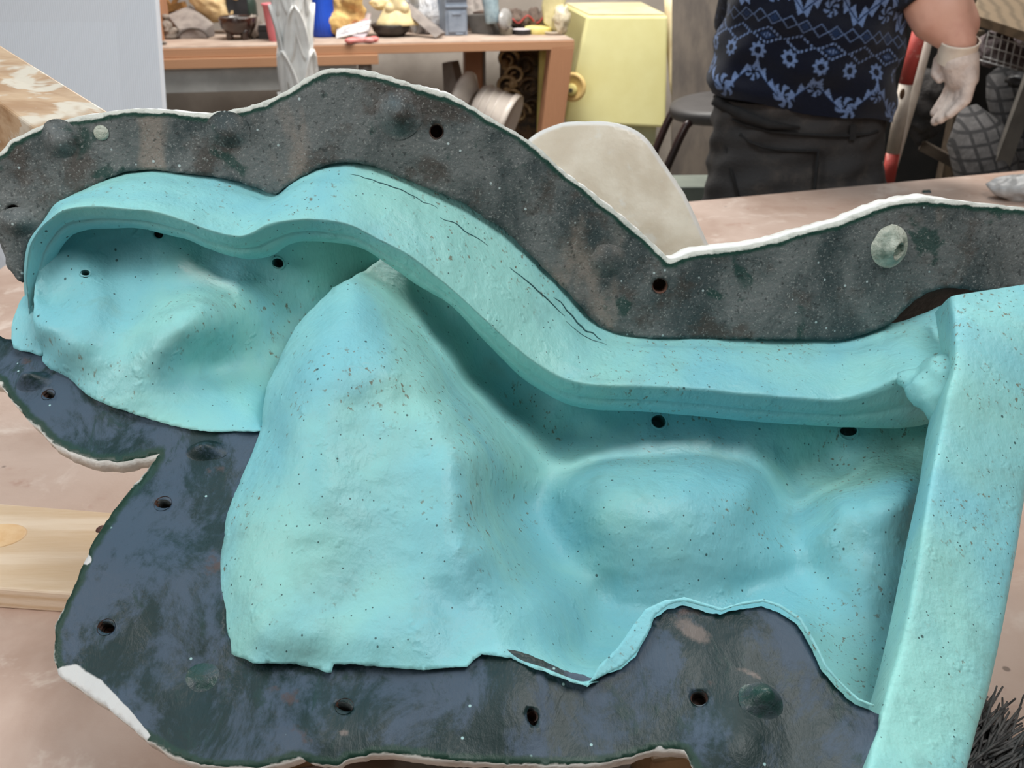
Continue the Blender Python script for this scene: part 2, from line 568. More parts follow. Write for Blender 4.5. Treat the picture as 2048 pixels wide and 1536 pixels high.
M_SIL = silicone()
M_FU = flange_upper()
M_FL = flange_lower()
M_TABLE = table_mat()
M_RIM = simple('white_resin_edge', (222, 221, 216), (190, 184, 176), 26, 0.6, 0.5, 0.004, lo=0.5, hi=0.7)
_t = NT('jacket_cut_edge')
_c = _t.mix(_t.ramp(_t.noise(26, 4, 0.6), 0.5, 0.7), s2l((224, 223, 218)), s2l((190, 184, 176)))
_t.color(_t.mix(_t.ramp(_t.attr('edge').outputs['Fac'], 0.012, 0.02), _c, s2l((40, 46, 46))))
_t.rough(0.6); _t.bump(_t.noise(90, 3), 0.5, 0.004)
M_RIMA = _t.m
_t = NT('dusty_key_gelcoat')
_c = _t.mix(_t.ramp(_t.noise(30, 5, 0.65), 0.36, 0.60), s2l((48, 66, 68)), s2l((92, 106, 108)))
_c = _t.mix(_t.math('MULTIPLY', _t.ramp(_t.noise(38, 4, 0.6, None, 0.4), 0.52, 0.64), 0.8), _c, s2l((146, 136, 124)))
_c = _t.mix(_t.math('MULTIPLY', _t.ramp(_t.noise(300, 2, 0.6), 0.58, 0.70), 0.5), _c, s2l((150, 152, 150)))
_t.color(_c); _t.rough(0.6); _t.bump(_t.noise(120, 4, 0.7), 0.5, 0.004)
M_KEY = _t.m
M_HOLE = simple('rusty_hole', (96, 66, 54), (52, 42, 38), 60, 0.7, 0.4)
M_DARK = simple('dark_green_gel', (30, 62, 56), (58, 70, 74), 40, 0.4, 0.4, 0.004, lo=0.45, hi=0.6)
M_GREYGEL = simple('blue_grey_gel', (70, 92, 98), (40, 56, 58), 45, 0.5, 0.5, 0.004, lo=0.4, hi=0.62)
M_PALEGEL = simple('pale_glass_fibre', (186, 190, 176), (120, 132, 118), 55, 0.45, 0.6, 0.004, lo=0.45, hi=0.7)
M_PINE = wood('pine', (226, 206, 182), (206, 178, 144), 5.0, 'Z', 5.5, 0.5, (0.5, 7, 7))

# ---------------------------------------------------------------- setting
TABLE_Z = 0.87
FLOOR = tag(mesh('floor', box(0.6, 3.2, -0.1, 9.0, 7.6, 0.1), simple('dusty_floor', (150, 142, 132), (120, 112, 104), 3, 0.8)), None, None, kind='structure')

# ---------------------------------------------------------------- work table
tA, tB = VZ(7, 530, TABLE_Z), VZ(2048, 340, TABLE_Z)
tdir = (tB - tA) / np.linalg.norm(tB - tA)
tnear = np.array([tdir[1], -tdir[0], 0])
c0 = tA; c1 = tB + tdir * 0.55
c2 = c1 + tnear * 1.75; c3 = c0 + tnear * 1.45 - tdir * 0.05
c3[0] -= 0.25; c3[1] -= 0.0
dz = np.array([0, 0, 0.028])
WT = thing('work_table', (0.3, 1.0, 0.0), 'long pinkish plywood work table carrying the turquoise mould', 'table')
mesh('table_top', box8([c3 - dz, c2 - dz, c1 - dz, c0 - dz, c3, c2, c1, c0]), M_TABLE, WT, smooth=False, bevel=0.004)
M_LEG = wood('table_leg_wood', (176, 142, 104), (146, 112, 78), 8, 'X', 2.5)
for cc, off in ((c0, (0.08, -0.12)), (c1, (-0.12, -0.1)), (c2, (-0.12, 0.12)), (c3, (0.12, 0.12))):
    mesh('leg', box(cc[0] + off[0], cc[1] + off[1], 0.0, 0.07, 0.07, TABLE_Z - 0.028), M_LEG, WT, smooth=False, bevel=0.003)
mesh('apron', beam(c0 + tnear * 0.08 + tdir * 0.1 - (0, 0, 0.075), c1 + tnear * 0.08 - tdir * 0.1 - (0, 0, 0.075), 0.025, 0.09), M_LEG, WT, smooth=False)

# ---------------------------------------------------------------- mould geometry
FU_N = np.array([-0.08, 1.0, -0.15]); FU_D = 0.785 - 0.15     # Y = 0.785 + 0.08 X + 0.15 (z-1)
def yk(Y): return Y if Y < 0.5 else 0.5 + (Y - 0.5) * 0.75
def fu(px, py):                                              # point on the standing flange
    d = ray(px, py)
    s = (FU_D - FU_N @ CAM) / (FU_N @ d)
    return CAM + d * s
def fuY(px, py): return fu(px, py)[1]

SL = math.tan(math.radians(25.0))
def fl0(px, py):                                              # point on the lying flange
    d = ray(px, py)
    n = np.array([0, -SL, 1.0]); D = 0.95 - SL * 0.42
    return CAM + d * ((D - n @ CAM) / (n @ d))
def fl(px, py):
    p = fl0(px, py)
    h = 0.006 * mnoise.noise(Vector((p[0] * 9, p[1] * 9, 1.0))) + 0.0025 * mnoise.noise(Vector((p[0] * 26, p[1] * 26, 4.0)))
    for (bx, by, r, a) in ((640, 1460, 120, 0.006), (400, 1350, 80, -0.004), (1460, 1500, 90, 0.007), (1010, 1400, 110, 0.006), (260, 1150, 110, 0.005)):
        h += a * math.exp(-((px - bx) ** 2 + (py - by) ** 2) / (2 * (r * 0.6) ** 2))
    return p + np.array([0, -0.42, 0.9]) * h
def flY(px, py): return fl0(px, py)[1]

FU_TOP = [(-196, 560), (-190, 490), (-160, 410), (-90, 345), (0, 304), (20, 280), (79, 254), (137, 238), (219, 223), (273, 218), (328, 220), (369, 225), (410, 227), (458, 221), (513, 208), (560, 188),
          (608, 158), (642, 141), (670, 137), (700, 137), (761, 148), (823, 167), (888, 186), (939, 209), (990, 240), (1059, 281), (1096, 313), (1131, 346), (1178, 381),
          (1233, 425), (1281, 465), (1329, 508), (1342, 518), (1382, 505), (1468, 494), (1539, 480), (1608, 460), (1673, 441), (1741, 416), (1792, 402), (1844, 396), (1895, 399), (1963, 407),
          (2048, 416), (2150, 425), (2300, 440)]
FU_BOT = [(2300, 590), (2150, 585), (2048, 578), (1997, 582), (1963, 585), (1912, 576), (1874, 580), (1826, 604), (1785, 641), (1745, 660), (1703, 673), (1660, 679), (1600, 675), (1500, 676), (1400, 677),
          (1300, 676), (1250, 672), (1220, 662), (1190, 645), (1165, 618), (1140, 590), (1110, 560), (1080, 530), (1040, 490), (1000, 455), (975, 441), (930, 408), (905, 397), (890, 390),
          (850, 374), (790, 350), (750, 335), (700, 325), (660, 328), (620, 345), (600, 355), (570, 375), (555, 387), (545, 388), (500, 370), (440, 355), (400, 351), (370, 347), (290, 340),
          (230, 350), (180, 375), (130, 398), (100, 425), (75, 460), (58, 490), (52, 530), (50, 563), (20, 535), (10, 505), (-6, 480), (-60, 520), (-110, 590), (-150, 610), (-185, 595)]
UP_HOLES = [(26, 424, 14, 15, 0.3), (873, 263, 14, 16, 0.3), (1320, 572, 15, 15, 0)]
def fu_pt(px, py):
    p = fu(px, py)
    h = 0.006 * mnoise.noise(Vector((p[0] * 8, p[2] * 8, 0.3))) + 0.003 * mnoise.noise(Vector((p[0] * 24, p[2] * 24, 7.3)))
    return p + np.array([0, -1, 0.1]) * h

JK = thing('mould_jacket', tuple(fl0(1000, 1450) * [1, 1, 0] + [0, 0, TABLE_Z]), 'rigid dark grey-green fibreglass mould jacket with white resin edges, holding the turquoise rubber', 'mould jacket')
up_out = smooth_line(FU_TOP, 3) + smooth_line(FU_BOT, 3)
W, F, P2 = plate(up_out, fu_pt, 9, UP_HOLES, jitter=2.5, dens=7)
edge = seg_dist(P2, smooth_line(FU_TOP, 3)) * 0.00046
UPF = mesh('upper_flange', (W, F), [M_FU, M_RIMA], JK, solid=0.020, attrs={'edge': edge})

LOW_OUT = [(-140, 640), (-150, 680), (-120, 715), (-60, 738), (0, 764), (24, 800), (62, 845), (108, 885), (171, 911), (239, 920), (290, 912), (318, 905), (290, 938), (262, 970), (241, 1000), (209, 1052), (181, 1101), (157, 1160),
           (129, 1216), (110, 1251), (108, 1314), (117, 1348), (150, 1372), (198, 1402), (246, 1440), (300, 1483), (349, 1512), (401, 1528), (454, 1533), (520, 1536), (560, 1530), (600, 1522),
           (640, 1533), (676, 1536), (700, 1522), (740, 1512), (780, 1509), (830, 1515), (900, 1522), (1000, 1528), (1100, 1530), (1200, 1524), (1250, 1512), (1307, 1497), (1350, 1497), (1368, 1500), (1378, 1522), (1395, 1560),
           (1450, 1600), (1560, 1620), (1680, 1640), (1720, 1640)]
EDGE_IN = [(1758, 1428), (1740, 1420), (1709, 1409), (1670, 1373), (1643, 1346), (1619, 1299), (1592, 1254), (1553, 1229), (1521, 1217), (1463, 1225), (1439, 1232), (1404, 1223), (1365, 1211), (1334, 1217), (1307, 1237), (1295, 1268), (1271, 1311), (1242, 1337),
           (1183, 1366), (1139, 1356), (1096, 1340), (1052, 1325), (1000, 1312), (940, 1318), (847, 1330), (759, 1328), (660, 1328), (593, 1326), (506, 1320), (460, 1303), (440, 1272), (436, 1195), (436, 1147), (445, 1087), (457, 1021), (475, 975), (492, 935), (509, 894), (523, 863),
           (478, 863), (427, 864), (369, 858), (325, 846), (273, 829), (212, 810), (171, 788), (137, 755), (99, 738), (84, 715), (60, 700), (0, 688)]
def offset_line(line, d):
    P = np.array(line, float); out = []
    for i in range(len(P)):
        t = P[min(i + 1, len(P) - 1)] - P[max(i - 1, 0)]; t /= np.hypot(*t)
        out.append(tuple(P[i] + d * np.array([t[1], -t[0]]) * -1))
    return out
_off = offset_line(EDGE_IN, 14)
LOW_IN = [(1752, 1500)] + [e if e[0] > 1200 else o for e, o in zip(EDGE_IN, _off)] + [(-40, 650)]
LO_HOLES = [(325, 1006, 17, 9, 0.1), (215, 1258, 17, 11, 0.2), (97, 790, 13, 7, 0.3), (1065, 1436, 11, 18, -0.2), (1398, 1397, 17, 14, 0.2), (690, 1417, 18, 9, 0.35)]
lo_out = LOW_OUT + LOW_IN
W, F, P2 = plate(lo_out, fl, 9, LO_HOLES, jitter=3.0, dens=7)
edge = seg_dist(P2, LOW_OUT[3:]) * 0.00032
dch = seg_dist(P2, [(118, 1350), (150, 1368), (200, 1394), (250, 1432), (290, 1470)])
wch = np.interp(P2[:, 0], [110, 150, 200, 240, 300], [10, 34, 32, 20, 9])
chip = np.clip(1.5 - dch / wch, 0, 1)
for (cx, cy, r) in ((176, 1122, 9), (600, 1532, 12), (1320, 1500, 9)):
    chip = np.maximum(chip, np.exp(-((P2[:, 0] - cx) ** 2 + (P2[:, 1] - cy) ** 2) / (2 * r * r)))
worn = np.zeros(len(P2))
for (cx, cy, rx_, ry_, ro) in ((1385, 1262, 62, 22, 0.55), (690, 1472, 13, 9, 0), (1500, 1352, 30, 8, .4)):
    dx_, dy_ = P2[:, 0] - cx, P2[:, 1] - cy
    u_ = (dx_ * math.cos(ro) + dy_ * math.sin(ro)) / rx_; v_ = (-dx_ * math.sin(ro) + dy_ * math.cos(ro)) / ry_
    worn = np.maximum(worn, np.exp(-(u_ ** 2 + v_ ** 2)))
LOF = mesh('lower_flange', (W, F), [M_FL, M_RIMA], JK, solid=0.014, attrs={'edge': edge, 'chip': chip, 'worn': worn})

def frame_at(fn, px, py):
    p = fn(px, py); a = fn(px + 6, py) - p; b = fn(px, py + 6) - p
    n = np.cross(b, a); n /= np.linalg.norm(n)
    if n @ (CAM - p) < 0: n = -n
    u = a / np.linalg.norm(a)
    return p, n, u, np.cross(n, u)

def bolt_hole(fn, px, py, a, deep=0.012):
    p, n, u, v = frame_at(fn, px, py)
    r = a * mpp(p)
    prof = []
    for k in range(7):
        z = 0.0005 - deep * k / 6
        prof.append((r * (1.02 if k % 2 == 0 else 0.88), z))
    prof += [(r * 0.7, -deep), (r * 0.02, -deep)]
    mesh('bolt_hole', lathe(prof, 18, tuple(p), tuple(n), cap=False), M_HOLE, JK, smooth=False)

for h in UP_HOLES: bolt_hole(fu_pt, h[0], h[1], h[2], 0.018)
for h in LO_HOLES: bolt_hole(fl, h[0], h[1], h[2])

def key_dome(fn, px, py, rx, ry, h, mat, hole=False, rot=0.0):
    p, n, u, v = frame_at(fn, px, py)
    m = mpp(p)
    nr, na = 12, 32
    vs, fs = [], []
    for i in range(nr + 1):
        t = i / nr
        prof = (0.5 + 0.5 * math.cos(math.pi * t)) ** 0.8
        for k in range(na):
            a = 2 * math.pi * k / na
            rr = t * (1 + 0.05 * mnoise.noise(Vector((math.cos(a) * 1.5, math.sin(a) * 1.5, px))))
            x, y = rr * rx * m * math.cos(a), rr * ry * m * math.sin(a)
            dent = 0.0
            if hole and math.hypot(rr * math.cos(a) - 0.25, rr * math.sin(a) + 0.15) < 0.34: dent = 0.55
            vs.append(p + u * x + v * y + n * (h * prof * (1 - dent) - 0.0004 + 0.0006 * mnoise.noise(Vector((x * 90, y * 90, px)))))
    mesh('registration_key', (vs, grid_faces(nr + 1, na, True)), mat, JK, attrs={'edge': [0.05] * len(vs), 'chip': [0.0] * len(vs), 'worn': [0.0] * len(vs)})

key_dome(fu_pt, 118, 282, 40, 42, 0.009, M_FU)
key_dome(fu_pt, 455, 262, 44, 38, 0.008, M_FU)
key_dome(fu_pt, 797, 228, 46, 50, 0.015, M_FU)
key_dome(fu_pt, 1215, 522, 46, 44, 0.006, M_FU)
key_dome(fu_pt, 1778, 492, 38, 44, 0.016, M_PALEGEL, hole=True)
key_dome(fu_pt, 38, 444, 42, 30, 0.009, M_FU)
key_dome(fl, 66, 762, 42, 28, 0.012, M_FL)
key_dome(fl, 412, 902, 46, 26, 0.009, M_FL)
key_dome(fl, 1520, 1406, 46, 42, 0.014, M_DARK)
key_dome(fl, 400, 1348, 62, 46, 0.003, M_DARK)
mesh('resin_plug', lathe([(0.0062, -0.001), (0.0062, 0.0008), (0.0045, 0.0016), (0.0002, 0.0018)], 16, tuple(fu_pt(201, 266)), tuple(frame_at(fu_pt, 201, 266)[1])), M_PALEGEL, JK)

# outer bowl of the jacket behind the rubber, so the mould is closed from the back
BACK = [(60, 560), (200, 480), (500, 520), (700, 480), (900, 600), (1150, 800), (1400, 840), (1900, 860), (1960, 1000), (1900, 1300), (1820, 1480), (1700, 1440), (1640, 1390), (1590, 1290), (1520, 1245), (1440, 1260), (1360, 1240), (1310, 1290), (1250, 1360), (1180, 1380), (1000, 1320), (600, 1320), (470, 1280), (460, 1100), (520, 920), (540, 850), (250, 800), (110, 710)]
bk = TPS([(q[0], q[1], yk(q[2]) + 0.05) for q in [(60, 560, .90), (500, 500, .97), (900, 600, .98), (1400, 840, .93), (1900, 860, .92), (1900, 1200, .70), (1820, 1450, .58), (1650, 1380, .59), (1500, 1230, .64), (1200, 1300, .56), (800, 1250, .56), (550, 1200, .57), (560, 900, .72), (300, 780, .78), (900, 1000, .80), (1300, 1000, .80), (300, 650, .92)]])
def back_pt(x, y):
    p = V(x, y, bk(x, y))
    return p if p[2] > 0.884 else VZ(x, y, 0.884)
W, F, P2 = plate(BACK, back_pt, 40)
mesh('jacket_shell', (W, F), [M_DARK, M_RIM], JK, solid=0.006)
for fx_, fy_, fh_ in ((-.13, .50, .055), (.13, .47, .045), (-.02, .74, .030), (.30, .72, .030)):
    mesh('support_block', box(fx_, fy_, TABLE_Z, .09, .04, fh_, .2), M_LEG, JK, smooth=False, bevel=.002)

# dark inner return of the jacket, seen in the gap beside the right-hand corner
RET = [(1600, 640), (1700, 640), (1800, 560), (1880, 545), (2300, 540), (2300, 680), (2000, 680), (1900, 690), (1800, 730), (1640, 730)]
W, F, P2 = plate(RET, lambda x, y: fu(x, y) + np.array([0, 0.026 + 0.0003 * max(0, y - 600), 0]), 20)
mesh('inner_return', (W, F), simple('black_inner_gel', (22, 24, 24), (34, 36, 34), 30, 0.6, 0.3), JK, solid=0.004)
# timber glued to the jacket, leaving the frame at the upper left
tl = [V(-160, -10, 0.98), V(225, 228, 0.845), V(90, 272, 0.81), V(-160, 92, 0.92)]
drop = np.array([0.0, 0.012, -0.075])
TB = box8([tl[3] + drop, tl[2] + drop, tl[1] + drop, tl[0] + drop, tl[3], tl[2], tl[1], tl[0]])
M_TIM = NT('resin_smeared_timber')
_v = M_TIM.mapping((3, 14, 14), (0, 0, 0.5))
_g = M_TIM.noise(4, 4, 0.6, _v)
_c = M_TIM.mix(M_TIM.ramp(_g, 0.35, 0.65), s2l((196, 166, 134)), s2l((168, 132, 98)))
_c = M_TIM.mix(M_TIM.ramp(M_TIM.noise(14, 4, 0.65, M_TIM.mapping((1, 2, 2), (0, 0, 0.5)), 0.5), 0.48, 0.56), _c, s2l((206, 194, 176)))
_c = M_TIM.mix(M_TIM.math('MULTIPLY', M_TIM.ramp(M_TIM.noise(9, 4, 0.6), 0.55, 0.62), 0.8), _c, s2l((160, 122, 80)))
M_TIM.color(_c); M_TIM.rough(0.4); M_TIM.bump(_g, 0.25, 0.004)
mesh('support_timber', TB, M_TIM.m, JK, smooth=False, bevel=0.002)

# ---------------------------------------------------------------- silicone liner
LINER = thing('rubber_mould_liner', tuple(fl0(1000, 1300)), 'turquoise silicone rubber mould liner with thick raised rim and swelling hollow forms', 'mould')

# rim ridge: stations (back line, front top edge, front bottom edge)
ST = [((48, 655), (62, 658), (72, 668)), ((42, 590), (54, 590), (92, 592)), ((40, 540), (50, 540), (99, 546)), ((48, 490), (60, 482), (113, 511)), ((72, 445), (92, 440), (137, 477)),
      ((108, 408), (130, 414), (161, 464)), ((175, 372), (190, 409), (205, 458)), ((235, 345), (255, 414), (268, 459)), ((300, 336), (308, 419), (325, 470)), ((365, 341), (365, 437), (376, 482)),
      ((430, 348), (420, 456), (427, 503)), ((490, 362), (470, 468), (478, 517)), ((535, 380), (502, 462), (513, 518)), ((560, 380), (532, 445), (547, 511)), ((590, 354), (575, 437), (581, 491)),
      ((640, 328), (630, 435), (625, 484)), ((700, 320), (700, 447), (695, 490)), ((760, 331), (752, 471), (745, 510)), ((830, 359), (808, 499), (795, 545)), ((890, 384), (862, 538), (845, 578)),
      ((960, 424), (920, 588), (900, 612)), ((1040, 484), (980, 643), (962, 676)), ((1100, 543), (1042, 697), (1027, 743)), ((1150, 597), (1100, 738), (1078, 781)), ((1190, 640), (1150, 758), (1130, 808)),
      ((1240, 662), (1210, 766), (1195, 822)), ((1320, 669), (1300, 767), (1290, 825)), ((1420, 670), (1400, 773), (1390, 833)), ((1520, 669), (1500, 783), (1490, 844)), ((1620, 671), (1600, 791), (1590, 851)),
      ((1700, 670), (1680, 793), (1680, 856)), ((1760, 655), (1740, 777), (1750, 858)), ((1800, 650), (1790, 754), (1805, 858)), ((1850, 632), (1850, 738), (1860, 850)), ((1905, 610), (1905, 734), (1915, 835)), ((1990, 585), (1970, 725), (1980, 830))]
A = catmull([(s[0][0] + (6 if s[0][0] < 100 else 0), s[0][1] - (14 if s[0][0] > 100 else 0)) for s in ST], 8); B = catmull([s[1] for s in ST], 8); Cc = catmull([s[2] for s in ST], 8)
ns = len(A)
vs = []
for i in range(ns):
    t = i / (ns - 1)
    Yb = fuY(*A[i])
    prot = 0.072 + 0.010 * math.sin(t * 9)
    prot *= float(np.interp(t, [0, .12, .35, .55], [.55, .75, .90, 1.0]))
    if t > 0.86: prot = prot + (t - 0.86) / 0.14 * 0.02
    Y1 = fuY(*A[i]) - prot
    a3 = V(A[i][0], A[i][1], Yb + 0.012)
    b3 = V(B[i][0], B[i][1], Y1)
    c3_ = V(Cc[i][0], Cc[i][1], Y1 + 0.022)
    d3 = V(Cc[i][0] + (0 if t > .12 else 8), Cc[i][1] - (34 if t > .12 else 5), fuY(*Cc[i]) - 0.004)
    row = []
    for s in np.linspace(0, 1, 11)[:-1]:
        p = a3 + (b3 - a3) * s
        groove = 0.0035 * math.exp(-((s - (0.30 + 0.08 * math.sin(t * 14))) / 0.05) ** 2) * (1 if 0.40 < t < 0.9 else 0.3)
        step = 0.004 * (1 / (1 + math.exp(-(s - 0.30) * 40)))
        lip = -0.004 * max(0, (s - 0.86) / 0.14) ** 2
        p = p + np.array([0, 0, -0.004 + step + lip - groove])
        row.append(p)
    e1 = b3 + np.array([0, 0.002, -0.0012]) ; row.append(e1)
    m1 = b3 + (c3_ - b3) * 0.06 + np.array([0, -0.0015, 0]); row.append(m1)
    for s in (0.18, 0.36, 0.5, 0.56, 0.62, 0.8, 0.94):
        q = b3 + (c3_ - b3) * s
        row.append(q + np.array([0, -0.0022 * math.sin(math.pi * s) + (0.0018 if 0.54 < s < 0.58 else 0), 0]))
    row.append(c3_ + np.array([0, 0.002, 0.0]))
    row.append(c3_ + (d3 - c3_) * 0.2); row.append(c3_ + (d3 - c3_) * 0.6); row.append(d3)
    nn = len(row)
    for p in row:
        h = 0.0016 * mnoise.noise(Vector(p) * 30) + 0.0008 * mnoise.noise(Vector(p) * 90)
        if t > 0.90: h += 0.006 * (t - 0.90) / 0.1 * mnoise.noise(Vector(p) * 55)
        vs.append(p + np.array([0, -0.6, 0.8]) * h)
RID = np.array(vs).reshape(ns, nn, 3)
mesh('rim_ridge', (vs, [f[::-1] for f in grid_faces(ns, nn)]), M_SIL, LINER)

# cracks along the top of the rim
M_CRK = simple('dark_teal_crack', (46, 92, 96), (34, 70, 74), 40, 0.8, 0.2)
def crack(t0, t1, c0_, c1_, r_, seed):
    pts_ = []
    i0, i1 = int(t0 * (ns - 1)), int(t1 * (ns - 1))
    for i_ in range(i0, i1 + 1):
        f_ = (i_ - i0) / max(1, i1 - i0)
        cc_ = c0_ + (c1_ - c0_) * f_ + 0.35 * mnoise.noise(Vector((i_ * .35, seed, 0)))
        j_ = int(cc_); w_ = cc_ - j_
        pts_.append(RID[i_, j_] * (1 - w_) + RID[i_, j_ + 1] * w_ + [0, 0, .0002])
    n_ = len(pts_)
    mesh('crack', tube(pts_, [r_ * (.25 + .75 * math.sin(math.pi * (k_ + .5) / n_)) for k_ in range(n_)], 6), M_CRK, LINER)
crack(.545, .585, 3.6, 3.2, .0005, 1); crack(.60, .655, 3.6, 3.0, .0007, 2); crack(.64, .70, 2.2, 2.6, .0009, 3); crack(.46, .54, 2.4, 2.8, .0005, 4); crack(.66, .71, 3.9, 3.6, .0005, 5)
# lumpy corner where rim and strip meet
lm = [blob(tuple(V(1868, 782, yk(.79))), .024, .016, .016, 26, 18, noise=.35, nscale=3), blob(tuple(V(1886, 806, yk(.775))), .016, .014, .020, 22, 14, noise=.35, nscale=3), blob(tuple(V(1838, 758, yk(.815))), .022, .012, .009, 22, 14, noise=.3, nscale=3), blob(tuple(V(1892, 745, yk(.80))), .020, .024, .014, 22, 14, noise=.3, nscale=3)]
mesh('corner_lump', join(*lm), M_SIL, LINER, remesh=.0035, smooth_it=3)
# left hollow
L_TOP = [(66, 640), (72, 560), (95, 500), (140, 445), (220, 425), (320, 435), (420, 470), (500, 485), (560, 470), (620, 452), (720, 462)]
L_RIGHT = [(760, 520), (740, 640), (690, 760), (640, 850), (590, 880)]
L_LOW = [(523, 863), (478, 863), (427, 864), (369, 858), (325, 846), (273, 829), (212, 810), (171, 788), (137, 755), (99, 738), (84, 722), (84, 705), (74, 680)]
ctl = [(72, 600, .785), (95, 520, .82), (150, 450, .855), (320, 440, .875), (500, 490, .885), (620, 460, .885), (720, 470, .91),
       (140, 520, .825), (170, 548, .815), (260, 500, .855), (400, 520, .872), (520, 545, .88), (620, 560, .88), (710, 600, .90), (440, 550, .858),
       (100, 600, .795), (200, 575, .80), (300, 532, .842), (350, 545, .832), (270, 562, .82), (220, 545, .834),
       (90, 660, .75), (150, 640, .755), (200, 615, .775), (235, 645, .768), (250, 690, .742), (170, 700, .730), (120, 700, .738), (270, 620, .785),
       (350, 572, .81), (410, 595, .785), (340, 620, .755), (285, 655, .748), (310, 700, .718), (370, 660, .728), (460, 620, .79), (530, 620, .845), (590, 620, .875), (480, 575, .84),
       (430, 738, .775), (390, 722, .752), (480, 750, .78), (540, 710, .82), (350, 770, .722), (300, 790, .704), (420, 788, .728), (480, 812, .716), (540, 830, .722), (230, 760, .718),
       (560, 780, .78), (600, 700, .85), (650, 760, .84), (640, 840, .78), (700, 700, .88)]
ctl = [(q[0], q[1], yk(q[2])) for q in ctl] + [(x, y, flY(x, y) - 0.004) for x, y in L_LOW[:-1]]
tl_ = TPS(ctl, 2e-4)
def sk_noise(p, k=1.0):
    v = Vector(p)
    return k * (0.0020 * mnoise.noise(v * 22) + 0.0009 * mnoise.noise(v * 60) + 0.0005 * mnoise.noise(Vector((p[0] * 60, p[1] * 60, p[2] * 160))))
def fleft(x, y):
    p = V(x, y, tl_(x, y))
    d = (CAM - p) / np.linalg.norm(CAM - p)
    return p + d * sk_noise(p)
SIL_HOLES_L = [(171, 547, 8, 9, 0), (317, 469, 9, 7, 0.4), (556, 526, 12, 9, 0.3)]
W, F, P2 = plate(smooth_line(L_TOP, 3) + L_RIGHT + L_LOW, fleft, 7, SIL_HOLES_L, jitter=1.6, skirt=lambda x, y: 0.008, dens=5)
mesh('left_hollow', (W, F), M_SIL, LINER)

# big centre lobe and the forms to its right
SILH = [(760, 520), (730, 540), (700, 557), (666, 576), (632, 610), (591, 655), (560, 717), (533, 775), (525, 826), (523, 853), (509, 894), (492, 935), (475, 975), (457, 1021), (445, 1087), (436, 1147), (436, 1195), (440, 1272), (447, 1297)]
LOWE = [(471, 1311), (506, 1326), (593, 1328), (640, 1340), (652, 1345), (663, 1345), (668, 1330), (700, 1328), (759, 1334), (847, 1340), (911, 1334), (934, 1334), (949, 1319), (964, 1308), (1022, 1316), (1052, 1331), (1096, 1346),
        (1139, 1363), (1175, 1374), (1183, 1366), (1242, 1337), (1271, 1311), (1295, 1268), (1307, 1237), (1334, 1217), (1365, 1211), (1404, 1223), (1439, 1235), (1463, 1225), (1521, 1217), (1553, 1229), (1592, 1254),
        (1619, 1299), (1643, 1346), (1670, 1373), (1709, 1409), (1740, 1420), (1770, 1424)]
LOWX = [(x, y) if x < 1200 else (x + (10 if x < 1330 else (-6 if x > 1580 else 0)), y + 16) for x, y in LOWE]
R_RIGHT = [(1810, 1350), (1900, 1150), (1930, 980), (1960, 840)]
R_TOP = [(1900, 800), (1800, 815), (1680, 815), (1590, 810), (1490, 803), (1390, 792), (1290, 785), (1195, 782), (1120, 765), (1060, 725), (1000, 665), (940, 600), (880, 545), (820, 500), (780, 480)]
ctl = []
for i, (x, y) in enumerate(SILH[2:]):
    Yv = [.815, .805, .79, .765, .735, .71, .688, .678, .654, .632, .612, .590, .562, .538, .519, .491, .482][i]
    ctl.append((x, y, Yv))
ctl += [(720, 590, .785), (680, 640, .735), (640, 690, .70), (610, 740, .675), (590, 800, .652), (585, 860, .622), (575, 920, .597), (560, 980, .573), (540, 1050, .545), (525, 1120, .52), (515, 1200, .492), (520, 1270, .472)]
